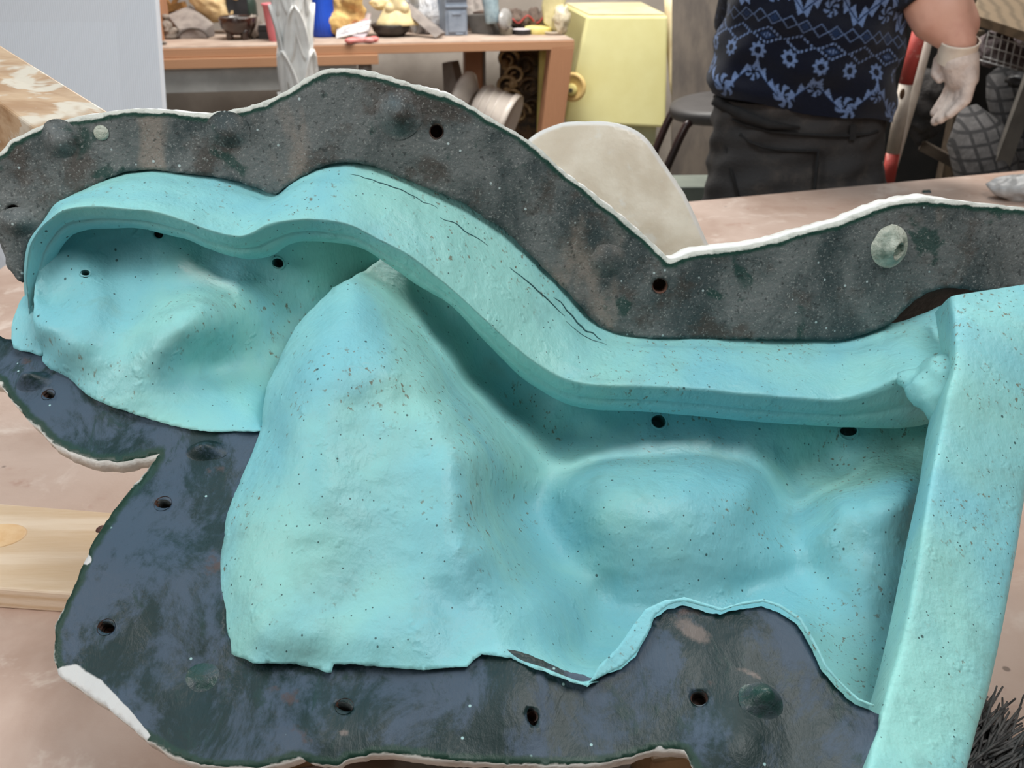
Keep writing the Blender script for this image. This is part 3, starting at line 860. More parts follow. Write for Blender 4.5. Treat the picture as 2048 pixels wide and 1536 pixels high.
ctl += [(700, 700, .69), (720, 800, .645), (720, 900, .605), (720, 1000, .565), (720, 1100, .530), (700, 1200, .497), (750, 1280, .472), (850, 1280, .474), (620, 1100, .522), (620, 1200, .490), (620, 1280, .468),
        (765, 620, .785), (755, 660, .735), (810, 680, .755), (860, 750, .72), (905, 825, .685), (985, 895, .705), (820, 800, .662), (850, 900, .615), (850, 1000, .572), (850, 1100, .534), (900, 1200, .502), (950, 900, .648), (950, 1000, .60), (970, 1100, .556), (1000, 1200, .518), (1050, 1290, .486),
        (760, 500, .92), (752, 535, .885), (822, 600, .88), (830, 540, .905), (880, 664, .885), (946, 750, .885), (930, 610, .905), (1027, 819, .885), (1020, 700, .905), (1090, 876, .865), (1110, 830, .885), (1100, 770, .905),
        (1050, 920, .775), (1000, 1000, .69), (1045, 1020, .735), (1080, 1070, .71), (1120, 1130, .675), (1165, 1180, .645), (1200, 1250, .615), (1172, 1320, .54), (1095, 985, .765), (1030, 1130, .60), (1080, 1200, .56), (1110, 1270, .525), (1060, 1160, .60),
        (1140, 903, 0.8532), (1200, 903, 0.8444), (1260, 903, 0.842), (1320, 903, 0.842), (1390, 903, 0.8428), (1450, 911, 0.846), (1500, 911, 0.854), (1140, 925, 0.825), (1200, 925, 0.803), (1260, 925, 0.797), (1320, 925, 0.797), (1390, 925, 0.799), (1450, 933, 0.807), (1500, 933, 0.827), (1140, 950, 0.78), (1200, 950, 0.758), (1260, 950, 0.752), (1320, 950, 0.752), (1390, 950, 0.754), (1450, 958, 0.762), (1500, 958, 0.782), (1140, 990, 0.74), (1200, 990, 0.718), (1260, 990, 0.712), (1320, 990, 0.712), (1390, 990, 0.714), (1450, 998, 0.722), (1500, 998, 0.742), (1140, 1050, 0.712), (1200, 1050, 0.69), (1260, 1050, 0.684), (1320, 1050, 0.684), (1390, 1050, 0.686), (1450, 1058, 0.694), (1500, 1058, 0.714), (1200, 1130, 0.67), (1260, 1130, 0.664), (1320, 1130, 0.664), (1390, 1130, 0.666), (1450, 1138, 0.67), (1500, 1138, 0.682), (1200, 1190, 0.656), (1260, 1190, 0.65), (1320, 1190, 0.65), (1390, 1190, 0.652), (1450, 1198, 0.656), (1500, 1198, 0.668), (1545, 1000, 0.795), (1550, 1060, 0.738), (1555, 1120, 0.7), (1545, 1185, 0.675),
        (1200, 855, .88), (1300, 862, .88), (1400, 866, .88), (1520, 876, .885), (1600, 890, .89), (1700, 900, .885), (1800, 900, .875), (1200, 790, .90), (1400, 800, .91), (1600, 815, .91), (1800, 815, .91), (1930, 830, .90), (1590, 940, .875), (1680, 945, .865),
        (1590, 990, .83), (1660, 985, .80), (1740, 968, .79), (1830, 958, .785), (1640, 1030, .755), (1680, 1005, .745), (1740, 992, .74), (1810, 985, .735), (1720, 1030, .714), (1800, 1040, .706), (1590, 1080, .735), (1640, 1080, .712), (1720, 1085, .694), (1790, 1090, .690), (1610, 1140, .705), (1720, 1150, .664), (1790, 1160, .662), (1640, 1220, .652), (1710, 1240, .63), (1740, 1320, .60), (1690, 1340, .598),
        (1880, 1000, .77), (1850, 1200, .66), (1810, 1350, .60)]
ctl = [(q[0], q[1], yk(q[2])) for q in ctl] + [(x, y, flY(x, y) - 0.005 + (0.108 if x < 1560 else 0.085) * min(1, max(0, (x - 1195) / 110))) for x, y in LOWE[1:-1]]
tr_ = TPS(ctl, 2e-4)
def fright(x, y):
    p = V(x, y, tr_(x, y))
    zl = 0.888
    if p[2] < zl + 0.02:                                # levels out above the table
        zz = zl + 0.02 * math.exp((p[2] - zl - 0.02) / 0.02)
        p = VZ(x, y, zz)
    d = (CAM - p) / np.linalg.norm(CAM - p)
    return p + d * sk_noise(p)
def skr(x, y):
    return 0.11 if (x < 780 and y < 880) else 0.012
SIL_HOLES_R = [(1317, 843, 15, 13, 0), (1697, 862, 17, 10, 0), (836, 706, 0.1, 0.1, 0)][:2]
W, F, P2 = plate(smooth_line(SILH, 3) + LOWX + R_RIGHT + smooth_line(R_TOP, 2), fright, 8, SIL_HOLES_R, jitter=1.8, skirt=skr, dens=5)
mesh('centre_lobe', (W, F), M_SIL, LINER)

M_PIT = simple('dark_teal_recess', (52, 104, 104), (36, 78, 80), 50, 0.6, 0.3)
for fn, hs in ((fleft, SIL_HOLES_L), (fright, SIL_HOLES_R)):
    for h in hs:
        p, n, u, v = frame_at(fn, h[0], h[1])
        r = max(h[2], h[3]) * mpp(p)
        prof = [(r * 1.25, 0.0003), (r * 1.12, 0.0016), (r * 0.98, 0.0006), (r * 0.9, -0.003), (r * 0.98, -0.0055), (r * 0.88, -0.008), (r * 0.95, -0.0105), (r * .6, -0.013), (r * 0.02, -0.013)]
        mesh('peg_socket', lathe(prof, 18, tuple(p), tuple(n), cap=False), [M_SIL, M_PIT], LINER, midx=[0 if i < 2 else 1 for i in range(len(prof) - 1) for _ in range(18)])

# thin lip at the lower right edge of the lobe, flat on the flange
LIPO = [(1178, 1372), (1242, 1340), (1273, 1313), (1297, 1270), (1309, 1239), (1336, 1219), (1365, 1213), (1404, 1225), (1439, 1237), (1463, 1227), (1521, 1219), (1553, 1231), (1592, 1256), (1619, 1301), (1643, 1348), (1670, 1375), (1709, 1411), (1742, 1424),
        (1743, 1419), (1711, 1406), (1673, 1370), (1647, 1343), (1624, 1297), (1597, 1251), (1556, 1225), (1521, 1213), (1480, 1218), (1440, 1230), (1405, 1218), (1366, 1205), (1328, 1210), (1290, 1226), (1262, 1264), (1234, 1304), (1196, 1340)]
W, F, P2 = plate(LIPO, lambda x, y: fl(x, y) + np.array([0, -0.002, 0.006]), 6, jitter=1.0, skirt=lambda x, y: 0.007)
mesh('trimmed_lip', (W, F), M_SIL, LINER)
# tab at the far left end
TAB = [(58, 588), (45, 594), (32, 622), (23, 655), (27, 696), (60, 704), (92, 712), (86, 660), (68, 620)]
W, F, P2 = plate(smooth_line(TAB, 2), lambda x, y: V(x, y, 0.735 - (y - 590) * 0.0003), 7, jitter=0.8, skirt=lambda x, y: 0.012)
mesh('end_tab', (W, F), M_SIL, LINER)

# end strip at the right: (left foot, left front arris, right front arris, Y of the front)
SS = [((1870, 625), (1900, 592), (2170, 550), .85), ((1880, 690), (1908, 655), (2150, 620), .800), ((1890, 745), (1907, 735), (2128, 720), .752), ((1872, 800), (1893, 790), (2110, 790), .722), ((1854, 862), (1881, 860), (2088, 860), .690),
      ((1838, 968), (1858, 975), (2055, 985), .628), ((1812, 1090), (1838, 1100), (2037, 1095), .566), ((1780, 1248), (1808, 1262), (2011, 1240), .497), ((1752, 1366), (1772, 1390), (1983, 1372), .452), ((1728, 1446), (1750, 1470), (1958, 1455), .424),
      ((1700, 1540), (1728, 1552), (1935, 1545), .392), ((1660, 1650), (1690, 1668), (1900, 1655), .355)]
D = catmull([s[0] for s in SS], 8); E = catmull([s[1] for s in SS], 8); G_ = catmull([s[2] for s in SS], 8); YY = catmull([(yk(s[3]), 0) for s in SS], 8)[:, 0]
vs = []
for i in range(len(D)):
    f = V(E[i][0], E[i][1], YY[i]); r = V(G_[i][0], G_[i][1], YY[i] + 0.024)
    l = V(D[i][0], D[i][1], YY[i] + 0.045)
    dv = (f - CAM) / np.linalg.norm(f - CAM)
    row = [l, l + (f - l) * 0.4, l + (f - l) * 0.75, l + (f - l) * 0.88 + (r - f) * 0.006, l + (f - l) * 0.965 + (r - f) * 0.018, f + (r - f) * 0.05]
    for s in (0.12, 0.3, 0.5, 0.7, 0.86): row.append(f + (r - f) * s - dv * 0.0012 * math.sin(math.pi * s))
    row += [f + (r - f) * 0.93 + dv * 0.0004, f + (r - f) * 0.965 + dv * 0.0025, f + (r - f) * 0.99 + dv * 0.007, r + dv * 0.014, r + dv * 0.05 + np.array([-0.006, 0, 0])]
    nn = len(row)
    for p in row:
        h = 0.0012 * mnoise.noise(Vector(p) * 28)
        vs.append(p - dv * h)
mesh('end_strip', (vs, [f for f in grid_faces(len(D), nn)]), M_SIL, LINER)

# ================================================================ the room behind
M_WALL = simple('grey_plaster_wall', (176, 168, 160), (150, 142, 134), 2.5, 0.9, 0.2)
DZ = 0.95                                             # height of the old desk
dL, dR = VZ(313, 96, DZ), VZ(1149, 79, DZ)            # its front top edge
ddir = (dR - dL) / np.linalg.norm(dR - dL)
dback = np.array([-ddir[1], ddir[0], 0])
def along(s, b=0.0, z=DZ):                            # s metres along the front edge, b metres behind it
    p = dL + ddir * s + dback * b
    return np.array([p[0], p[1], z])
DLEN = float(np.linalg.norm(dR - dL))
DROT = math.atan2(ddir[1], ddir[0])
def plank(s0, s1, b0, b1, z0, z1):
    return box8([along(s0, b0, z0), along(s1, b0, z0), along(s1, b1, z0), along(s0, b1, z0),
                 along(s0, b0, z1), along(s1, b0, z1), along(s1, b1, z1), along(s0, b1, z1)])
tag(mesh('wall_back', plank(-2.6, 4.2, 0.80, 0.90, 0, 2.9), M_WALL, smooth=False), None, None, kind='structure')
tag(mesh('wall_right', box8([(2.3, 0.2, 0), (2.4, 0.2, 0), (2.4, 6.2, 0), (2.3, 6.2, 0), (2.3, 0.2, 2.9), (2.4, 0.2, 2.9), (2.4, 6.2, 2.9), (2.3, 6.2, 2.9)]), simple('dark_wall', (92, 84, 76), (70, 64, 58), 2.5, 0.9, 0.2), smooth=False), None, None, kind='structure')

# ---------------------------------------------------------------- desk
M_DESK = wood('orange_desk_edge', (188, 142, 108), (170, 122, 90), 6, 'Z', 2.0, 0.55, (1, 1, 6))
M_DUST = simple('dusty_desk_top', (178, 160, 146), (160, 140, 126), 9, 0.9, 0.2)
M_STEEL = simple('grey_painted_steel', (172, 172, 170), (156, 156, 154), 8, 0.5, 0.1)
M_POST = wood('pine_desk_post', (182, 132, 98), (154, 106, 76), 7, 'X', 3.0, 0.6, (5, 5, 0.6))
DESK = thing('desk', tuple(along(DLEN / 2, 0.3, 0)), 'dusty long wooden desk with orange edge, loaded with plaster odds and ends', 'desk')
sp = (747 - 313) / (1149 - 313) * DLEN * 0.985
mesh('desk_top', plank(-0.05, DLEN, 0, 0.66, DZ - 0.040, DZ - 0.004), M_DESK, DESK, smooth=False, bevel=0.002)
mesh('dust_layer', plank(-0.05, DLEN - 0.002, 0.004, 0.66, DZ - 0.0045, DZ), M_DUST, DESK, smooth=False)
mesh('lower_board', plank(-0.05, sp, -0.012, 0.60, DZ - 0.080, DZ - 0.0415), M_DESK, DESK, smooth=False, bevel=0.002)
mesh('steel_apron', plank(-0.02, sp - 0.09, 0.02, 0.04, DZ - 0.175, DZ - 0.081), M_STEEL, DESK, smooth=False)
pl = along(sp - 0.055, 0.05, 0)
mesh('steel_leg', lathe([(0.028, 0), (0.028, DZ - 0.081)], 16, (pl[0], pl[1], 0)), M_STEEL, DESK)
mesh('side_panel', plank(-0.05, -0.01, 0.08, 0.5, DZ, DZ + 0.4), M_POST, DESK, smooth=False)
# right-hand posts; the front one leans a little
pt0, pt1, pb0, pb1 = V(1103, 93, along(DLEN - .1)[1]), V(1149, 91, along(DLEN)[1]), V(1079, 300, along(DLEN - .1)[1]), V(1121, 300, along(DLEN)[1])
def hexa(f4, off):
    f4 = [np.array(p, float) for p in f4]; off = np.array(off, float)
    b, r, t, l = f4[0], f4[1], f4[2], f4[3]
    return box8([b, r, r + off, b + off, l, t, t + off, l + off])
ext = lambda t, b: b + (b - t) * ((b[2]) / (t[2] - b[2]))
mesh('front_post', hexa([ext(pt0, pb0), ext(pt1, pb1), pt1, pt0], dback * 0.09), M_POST, DESK, smooth=False, bevel=0.002)
q = along((945 - 313) / (1149 - 313) * DLEN, 0.30, 0); q2 = along((985 - 313) / (1149 - 313) * DLEN, 0.30, 0)
mesh('rear_post', plank((952 - 313) / 836 * DLEN * .99, (992 - 313) / 836 * DLEN * .99, 0.42, 0.50, 0, DZ - 0.04), M_POST, DESK, smooth=False, bevel=0.002)
mesh('steel_post', plank((994 - 313) / 836 * DLEN * .99, (1001 - 313) / 836 * DLEN * .99, 0.44, 0.47, 0, DZ - 0.04), M_STEEL, DESK, smooth=False)

# ---------------------------------------------------------------- things on the desk
def rear(px, b):                                      # desk-top point b metres behind the front edge, seen at picture column px
    lo, hi = -1.0, 4.0
    for _ in range(40):
        s = (lo + hi) / 2
        q_ = along(s, b)
        if 1024 + FPX * q_[0] / depth(q_) < px: lo = s
        else: hi = s
    return along((lo + hi) / 2, b)
def on_desk(px, py):
    return VZ(px, py, DZ)
M_GREYP = simple('dusty_grey_plaster', (150, 140, 130), (112, 104, 96), 30, 0.9, 0.6, 0.006)
M_SLATE = simple('dusty_slate', (146, 138, 132), (118, 110, 106), 14, 0.85, 0.3)
M_CREAM = simple('cream_plaster', (222, 198, 152), (196, 166, 118), 22, 0.7, 0.4)
M_CREAM2 = simple('pale_cream_resin', (232, 216, 170), (212, 190, 140), 14, 0.55, 0.3)
M_BROWNG = simple('brown_glaze', (62, 40, 32), (38, 26, 22), 16, 0.18, 0.05, coat=0.6)
M_BLACK = simple('black_plastic', (26, 26, 28), (40, 40, 42), 20, 0.45, 0.1)
M_PINK = simple('pink_plastic', (214, 122, 130), (196, 104, 112), 12, 0.5, 0.1)
M_WHITEP = simple('white_plaster', (246, 245, 242), (236, 234, 230), 24, 0.75, 0.2)

# gnome-like grey figure
p = on_desk(342, 78); m = mpp(p)
fig = thing('grey_figurine', tuple(p), 'small dusty grey sculpted figurine head, leftmost on the desk beside the white sheet', 'figurine')
x, y, z = p
mesh('body', join(blob((x, y, z + 12 * m), 15 * m, 12 * m, 11 * m, noise=.25, nscale=4), blob((x - 2 * m, y, z + 4 * m), 17 * m, 13 * m, 5 * m, noise=.3, nscale=5), blob((x + 12 * m, y - 4 * m, z + 18 * m), 6 * m, 5 * m, 5 * m, noise=.3, nscale=3)), M_GREYP, fig, remesh=0.006, smooth_it=1)
mesh('face', join(blob((x - 2 * m, y - 6 * m, z + 26 * m), 11 * m, 8 * m, 10 * m, noise=.2, nscale=3), blob((x - 3 * m, y - 15 * m, z + 24 * m), 3 * m, 3 * m, 3.4 * m), blob((x + 2 * m, y - 12 * m, z + 30 * m), 4 * m, 3 * m, 2 * m), blob((x - 8 * m, y - 12 * m, z + 30 * m), 4 * m, 3 * m, 2 * m), blob((x - 3 * m, y - 13 * m, z + 17 * m), 7 * m, 4 * m, 3 * m)), M_GREYP, fig, remesh=0.005, smooth_it=1)
mesh('topknot', join(blob((x - 4 * m, y, z + 42 * m), 9 * m, 7 * m, 5 * m, noise=.3, nscale=4), blob((x - 3 * m, y, z + 37 * m), 5 * m, 5 * m, 5 * m)), M_GREYP, fig, remesh=0.005)
p = on_desk(322, 90); m = mpp(p)
single('plaster_scrap', blob((p[0], p[1] + .01, p[2] + 3.5 * m), 11 * m, 8 * m, 4 * m, noise=.4, nscale=3), M_GREYP, 'small grey plaster scrap at the desk edge below the figurine', 'scrap')

# grey wedge block
Y0 = on_desk(360, 79)[1]
fb = [V(352, 70, Y0), V(400, 74, Y0 - .02), V(426, 62, Y0 + .06), V(426, 50, Y0 + .06), V(330, 27, Y0 + .10), V(372, 12, Y0 + .14), V(390, 27, Y0 + .12)]
top = [V(334, 30, Y0 + .16), V(362, 18, Y0 + .20), V(380, 10, Y0 + .24), V(427, 46, Y0 + .14), V(412, 58, Y0 + .04), V(356, 56, Y0 + .02)]
bot = [np.array([t_[0], t_[1], DZ]) for t_ in top]
vv = top + bot; n6 = len(top)
wf = [list(range(n6))[::-1], [n6 + k for k in range(n6)]] + [[k, (k + 1) % n6, n6 + (k + 1) % n6, n6 + k] for k in range(n6)]
WB = thing('grey_wedge_block', tuple(np.mean(bot, 0)), 'dusty grey wedge-shaped block with a carved arch, beside the grey figurine', 'block')
mesh('body', (vv, wf), M_SLATE, WB, smooth=False, bevel=0.004)
c = V(384, 62, Y0 + .01)
ar = [(c[0] + 0.065 * math.cos(a), c[1] - 0.004 + 0.02 * math.sin(a), c[2] - 0.030 + 0.038 * math.sin(a)) for a in np.linspace(0.1, math.pi - 0.1, 12)]
mesh('arch_groove', tube(ar, 0.005, 8), simple('dark_dust', (92, 84, 80), (76, 70, 66), 20, 0.9), WB)

# cream carved face lying on its side
p = rear(446, .52); m = mpp(p); x, y, z = p[0], p[1], DZ + .045
CF = thing('cream_carved_face', (x, y, z), 'pale cream plaster face lying on its back behind the brown bowl', 'plaster cast')
mesh('head', join(blob((x - .01, y, z + .07), .10, .07, .07, noise=.25, nscale=3), blob((x - .05, y - .02, z + .10), .07, .05, .06, noise=.3, nscale=5), blob((x + .07, y - .01, z + .075), .04, .035, .03, noise=.2, nscale=4), blob((x + .09, y - .03, z + .085), .018, .018, .045), blob((x + .02, y - .04, z + .045), .06, .03, .035, noise=.3, nscale=4)), M_CREAM, CF, remesh=0.007, smooth_it=2)
curl = [blob((x - .09 + .035 * i, y - .03 - .01 * (i % 2), z + .125 + .012 * math.sin(i * 2)), .022, .022, .03, noise=.3, nscale=3) for i in range(6)]
mesh('hair_curls', join(*curl), M_CREAM, CF, remesh=0.006)

# brown tripod bowl
p = on_desk(470, 83); x, y, z = p[0], p[1] + .09, DZ; m = mpp(p)
R = 39 * m
BW = thing('tripod_bowl', (x, y, z), 'shiny dark brown glazed bowl on three stub feet', 'bowl')
mesh('bowl', lathe([(R * .45, .018), (R * .7, .023), (R * .9, .045), (R * .98, .068), (R, .086), (R * .98, .090), (R * .93, .086), (R * .92, .07), (R * .6, .06), (0.001, .058)], 40, (x, y, z), cap=False), M_BROWNG, BW)
mesh('dusty_filling', lathe([(R * .94, .083), (R * .7, .0845), (0.001, .0845)], 32, (x, y, z), cap=False), simple('grey_liquid', (128, 132, 130), (108, 112, 112), 10, 0.15, 0.02), BW)
for a in (-2.3, -0.9, 1.5):
    fx, fy = x + R * .62 * math.cos(a), y + R * .62 * math.sin(a)
    mesh('foot', lathe([(.013, 0), (.016, .01), (.014, .026), (.02, .04)], 14, (fx, fy, z)), M_BROWNG, BW)

# hexagonal black box
p = on_desk(528, 79); x, y = p[0], p[1] + .045; m = mpp(p); R = 21 * m
HB = thing('hexagonal_box', (x, y, DZ), 'small black hexagonal box with dusty lid between bowl and white column', 'box')
mesh('lower_half', lathe([(R, 0), (R, .032)], 6, (x, y, DZ)), M_BLACK, HB, smooth=False, bevel=0.002)
mesh('lid', lathe([(R * 1.02, .033), (R * 1.02, .056)], 6, (x, y, DZ)), M_BLACK, HB, smooth=False, bevel=0.002)
mesh('dust_film', lathe([(R * .98, .0562), (R * .9, .0585)], 6, (x, y, DZ)), M_SLATE, HB, smooth=False)
p = rear(512, .27)
single('grey_pebble_cast', blob((p[0], p[1], DZ + .045), .035, .035, .048, noise=.35, nscale=2.5), M_GREYP, 'lumpy pale grey plaster piece right behind the brown bowl', 'plaster piece')
p = rear(553, .16); x, y = p[0], p[1]
single('pink_vase', lathe([(.028, 0), (.032, .03), (.038, .09), (.042, .135), (.048, .142), (.046, .147), (.036, .14), (.03, .06), (.001, .05)], 28, (x, y, DZ), cap=False), M_PINK, 'pink vase half hidden behind the white leafy column', 'vase')
p = rear(503, .52)
single('green_bottle', lathe([(.001, 0), (.035, 0), (.036, .12), (.03, .15), (.014, .17), (.014, .24), (.001, .24)], 20, (p[0], p[1], DZ), cap=False), simple('dark_green_glass', (52, 66, 58), (40, 50, 46), 10, 0.3, 0.05), 'dusty dark green bottle standing at the back of the desk', 'bottle')
p = rear(478, .50)
single('black_tool_case', box(p[0], p[1], DZ, .09, .09, .22, 0.4), M_BLACK, 'black case standing behind the cream plaster face', 'case', smooth=False, bevel=0.006)
p = rear(352, .66) - np.array([0, .3, 0])
single('wicker_scrap', join(beam((p[0] - .07, p[1] + .3, DZ), (p[0] + .06, p[1] + .32, DZ + .20), .02, .02), beam((p[0] + .05, p[1] + .28, DZ), (p[0] - .06, p[1] + .3, DZ + .19), .02, .02), beam((p[0] - .05, p[1] + .29, DZ + .09), (p[0] + .06, p[1] + .29, DZ + .11), .05, .03)), simple('ochre_wood', (150, 104, 52), (110, 76, 40), 20, 0.7), 'crossed ochre wooden sticks behind the grey wedge block', 'sticks', smooth=False)

# ---------------------------------------------------------------- white leafy column in front of the desk
YC = 3.25
cb = V(588, 60, YC); x, y = cb[0], YC; m = mpp(cb)
LC = thing('leafy_column', (x, y, 0), 'tall white plaster column wrapped in overlapping pointed leaves, before the desk', 'column')
Hc = 1.75
mesh('shaft', lathe([(.040, 0), (.036, .5), (.036, 1.0), (.040, 1.4), (.036, Hc)], 28, (x, y, 0)), M_WHITEP, LC)
def leaf_mesh(zb, ang, L=.30, w=.040):
    nu, nv = 9, 14
    vs = []
    for j in range(nv):
        t = j / (nv - 1)
        ww = w * math.sin(math.pi * min(1, (t * 0.92 + 0.08))) ** 0.75 * (1 - 0.25 * t)
        r0 = .040 + .012 * t ** 0.7 + .007 * t ** 4
        for i in range(nu):
            s = (i / (nu - 1)) * 2 - 1
            a = ang + s * ww / .046
            rib = .005 * math.exp(-(s / .13) ** 2) + .012 * abs(s) ** 4 - .007 * (1 - s * s)
            r = r0 + rib + .003
            vs.append((x + r * math.cos(a), y + r * math.sin(a), zb + L * t))
    return vs, grid_faces(nv, nu)
k = 0
for zb in np.arange(0.05, Hc - 0.2, 0.135):
    for q in range(4):
        ang = k * 0.785 + q * math.pi / 2 + 0.3
        mesh('leaf', leaf_mesh(zb, ang), M_WHITEP, LC, solid=0.006)
    k += 1

# blue ribbed vase
p = on_desk(645, 76); x, y = p[0], p[1] + .055; m = mpp(p)
single('blue_ribbed_vase', lathe([(.001, 0), (22 * m, 0), (25 * m, .010), (25.5 * m, .05), (24 * m, .09), (22.5 * m, .13), (23 * m, .18), (25 * m, .23), (22 * m, .28), (20 * m, .28), (20 * m, .05), (.001, .04)], 96, (x, y, DZ),
       rfun=lambda a, h: 1 + .03 * math.cos(24 * (a + h * 1.6)), cap=False), simple('cobalt_blue', (18, 74, 188), (14, 62, 168), 8, 0.5, 0.05), 'bright cobalt blue vase with fine twisted ribs', 'vase')
p = on_desk(624, 84)
single('black_pen_cap', capsule((p[0], p[1], DZ + .010), (p[0] - .012, p[1] + .05, DZ + .012), .009, .008), M_BLACK, 'small black cap lying against the blue vase foot', 'cap')

# cream lump behind the leaflets
p = rear(700, .30) - np.array([.03, .12, 0])
single('ochre_carved_lump', join(blob((p[0] + .02, p[1] + .14, DZ + .10), .085, .06, .11, noise=.3, nscale=4), blob((p[0] + .05, p[1] + .10, DZ + .16), .05, .04, .05, noise=.4, nscale=4), blob((p[0] - .01, p[1] + .09, DZ + .05), .06, .04, .05, noise=.4, nscale=5)), simple('ochre_plaster', (216, 184, 118), (178, 140, 82), 22, 0.7, 0.5), 'ochre carved plaster lump behind the stack of leaflets', 'plaster cast', remesh=0.008, smooth_it=1)

# leaflets
def sheet(name, c4, mat, label, th=0.004):
    c4 = [np.array(q, float) for q in c4]
    n = np.cross(c4[1] - c4[0], c4[3] - c4[0]); n /= np.linalg.norm(n)
    if n @ (CAM - c4[0]) < 0: n = -n
    b = [q - n * th for q in c4]
    return single(name, box8(b + c4), mat, label, 'leaflet', smooth=False)
Yl = on_desk(672, 78)[1]
M_CARD = NT('printed_card')
_c = M_CARD.mix(M_CARD.ramp(M_CARD.noise(38, 2, 0.5, M_CARD.mapping((1, 1, 3))), 0.52, 0.60), s2l((214, 210, 208)), s2l((168, 166, 170)))
M_CARD.color(_c); M_CARD.rough(0.5)
M_CARD2 = NT('pink_printed_leaflet')
_c = M_CARD2.mix(M_CARD2.ramp(M_CARD2.noise(16, 2, 0.5), 0.5, 0.56), s2l((178, 164, 164)), s2l((206, 120, 142)))
M_CARD2.color(_c); M_CARD2.rough(0.4)
sheet('pink_leaflet', [V(668, 62, Yl + .06), V(738, 44, Yl + .06), V(742, 26, Yl + .16), V(690, 34, Yl + .16)], M_CARD2.m, 'glossy pink and grey leaflet leaning behind the white card')
sheet('white_card', [V(672, 76, Yl + .005), V(736, 61, Yl + .0), V(742, 38, Yl + .04), V(674, 56, Yl + .05)], M_CARD.m, 'white printed card propped between blue vase and red bone shape', 0.006)
# coral bone-shaped piece
p = on_desk(720, 88)
M_CORAL = simple('coral_rubber', (214, 108, 104), (226, 160, 156), 14, 0.6, 0.2)
e = np.array([math.cos(0.35), math.sin(0.35), 0])
c = on_desk(722, 87)
single('coral_bone_shape', join(blob(tuple(c - e * .045 + [0, 0, .012]), .022, .02, .012), blob(tuple(c + e * .05 + [0, .03, .012]), .022, .02, .012), blob(tuple(c + e * .035 + [0, 0, .012]), .022, .02, .012), blob(tuple(c - e * .035 + [0, .03, .012]), .02, .018, .012), tube([c - e * .045 + [0, .01, .012], c + e * .045 + [0, .01, .012]], .011)), M_CORAL, 'coral pink flat bone-shaped piece at the desk edge', 'rubber piece', remesh=0.005, smooth_it=1)
single('clear_blister', box8([V(704, 72, Yl), V(728, 78, Yl - .02), V(742, 58, Yl + .03), V(722, 60, Yl + .05), V(704, 71, Yl), V(728, 76, Yl - .02), V(742, 56, Yl + .03), V(722, 58, Yl + .05)]), simple('grey_film', (168, 160, 166), (190, 176, 182), 20, 0.2, 0.1), 'grey plastic film scrap on the coral bone shape', 'film', smooth=False)

# cream nose-like mask on dark bowl
p = on_desk(786, 76); x, y = p[0] + .005, p[1] + .07; m = mpp(p)
single('dark_dish', lathe([(.001, 0), (.05, 0), (.075, .02), (.088, .05), (.083, .052), (.06, .03), (.001, .02)], 28, (x - .02, y, DZ), cap=False), simple('dark_brown_dish', (58, 50, 44), (40, 34, 30), 18, 0.4, 0.2), 'dark dish under the cream nose-shaped cast', 'dish')
CN = thing('cream_nose_cast', (x, y, DZ + .045), 'pale cream cast shaped like a broad nose, resting on the dark dish', 'plaster cast')
rm = Matrix.Rotation(0.0, 3, 'Y')
mesh('skirt', lathe([(.092, .012), (.094, .016), (.086, .03), (.07, .055), (.05, .085), (.035, .11), (.02, .125), (.001, .13)], 32, (x + .01, y, DZ + .035), cap=False, sy=.75), M_CREAM2, CN, solid=.006)
mesh('bridge', join(blob((x + .015, y - .02, DZ + .14), .03, .03, .06), blob((x - .012, y - .025, DZ + .115), .028, .026, .026), blob((x + .042, y - .025, DZ + .115), .024, .026, .026), blob((x - .06, y + .05, DZ + .13), .05, .04, .03, noise=.3, nscale=4)), M_CREAM2, CN, remesh=.006, smooth_it=2)

# slate leaning, bag, blue-grey house block
Yp = on_desk(850, 78)[1]
single('leaning_slate', box8([V(806, 20, Yp + .10), V(870, 76, Yp), V(884, 74, Yp + .03), V(815, 16, Yp + .13), V(812, 8, Yp + .12), V(884, 66, Yp + .01), V(892, 66, Yp + .04), V(820, 6, Yp + .15)]), M_SLATE, 'thin dusty slate leaning between nose cast and white bag', 'slate', smooth=False, bevel=.002)
p = rear(840, .40) - np.array([0, .2, 0])
single('white_crumpled_bag', join(blob((p[0], p[1] + .22, DZ + .11), .09, .07, .12, 28, 18, noise=.5, nscale=3.5), blob((p[0] + .05, p[1] + .14, DZ + .07), .06, .05, .08, 24, 14, noise=.5, nscale=4)), simple('white_bag', (206, 206, 208), (176, 178, 184), 14, 0.4, 0.6, 0.02), 'crumpled white bag behind the leaning slate', 'bag')
M_BLUEG = simple('blue_grey_plaster', (134, 144, 158), (116, 126, 140), 14, 0.7, 0.2)
Yh = on_desk(895, 72)[1]
HBk = thing('blue_grey_block', tuple(V(905, 72, Yh)), 'blue-grey plaster block shaped like a small building', 'block')
f4 = [V(892, 72, Yh), V(935, 66, Yh + .02), V(937, -60, Yh + .02), V(880, -60, Yh + .05)]
b4 = [np.array([q_[0], q_[1], DZ]) for q_ in (V(876, 60, Yh + .08), V(892, 72, Yh), V(935, 66, Yh + .02), V(930, 60, Yh + .12))]
hh = .26
mesh('body', box8([b4[1], b4[2], b4[3], b4[0]] + [q_ + [0, 0, hh] for q_ in (b4[1], b4[2], b4[3], b4[0])]), M_BLUEG, HBk, smooth=False, bevel=.003)
fx = (b4[2] - b4[1]); fn_ = np.array([fx[1], -fx[0], 0]); fn_ /= np.linalg.norm(fn_)
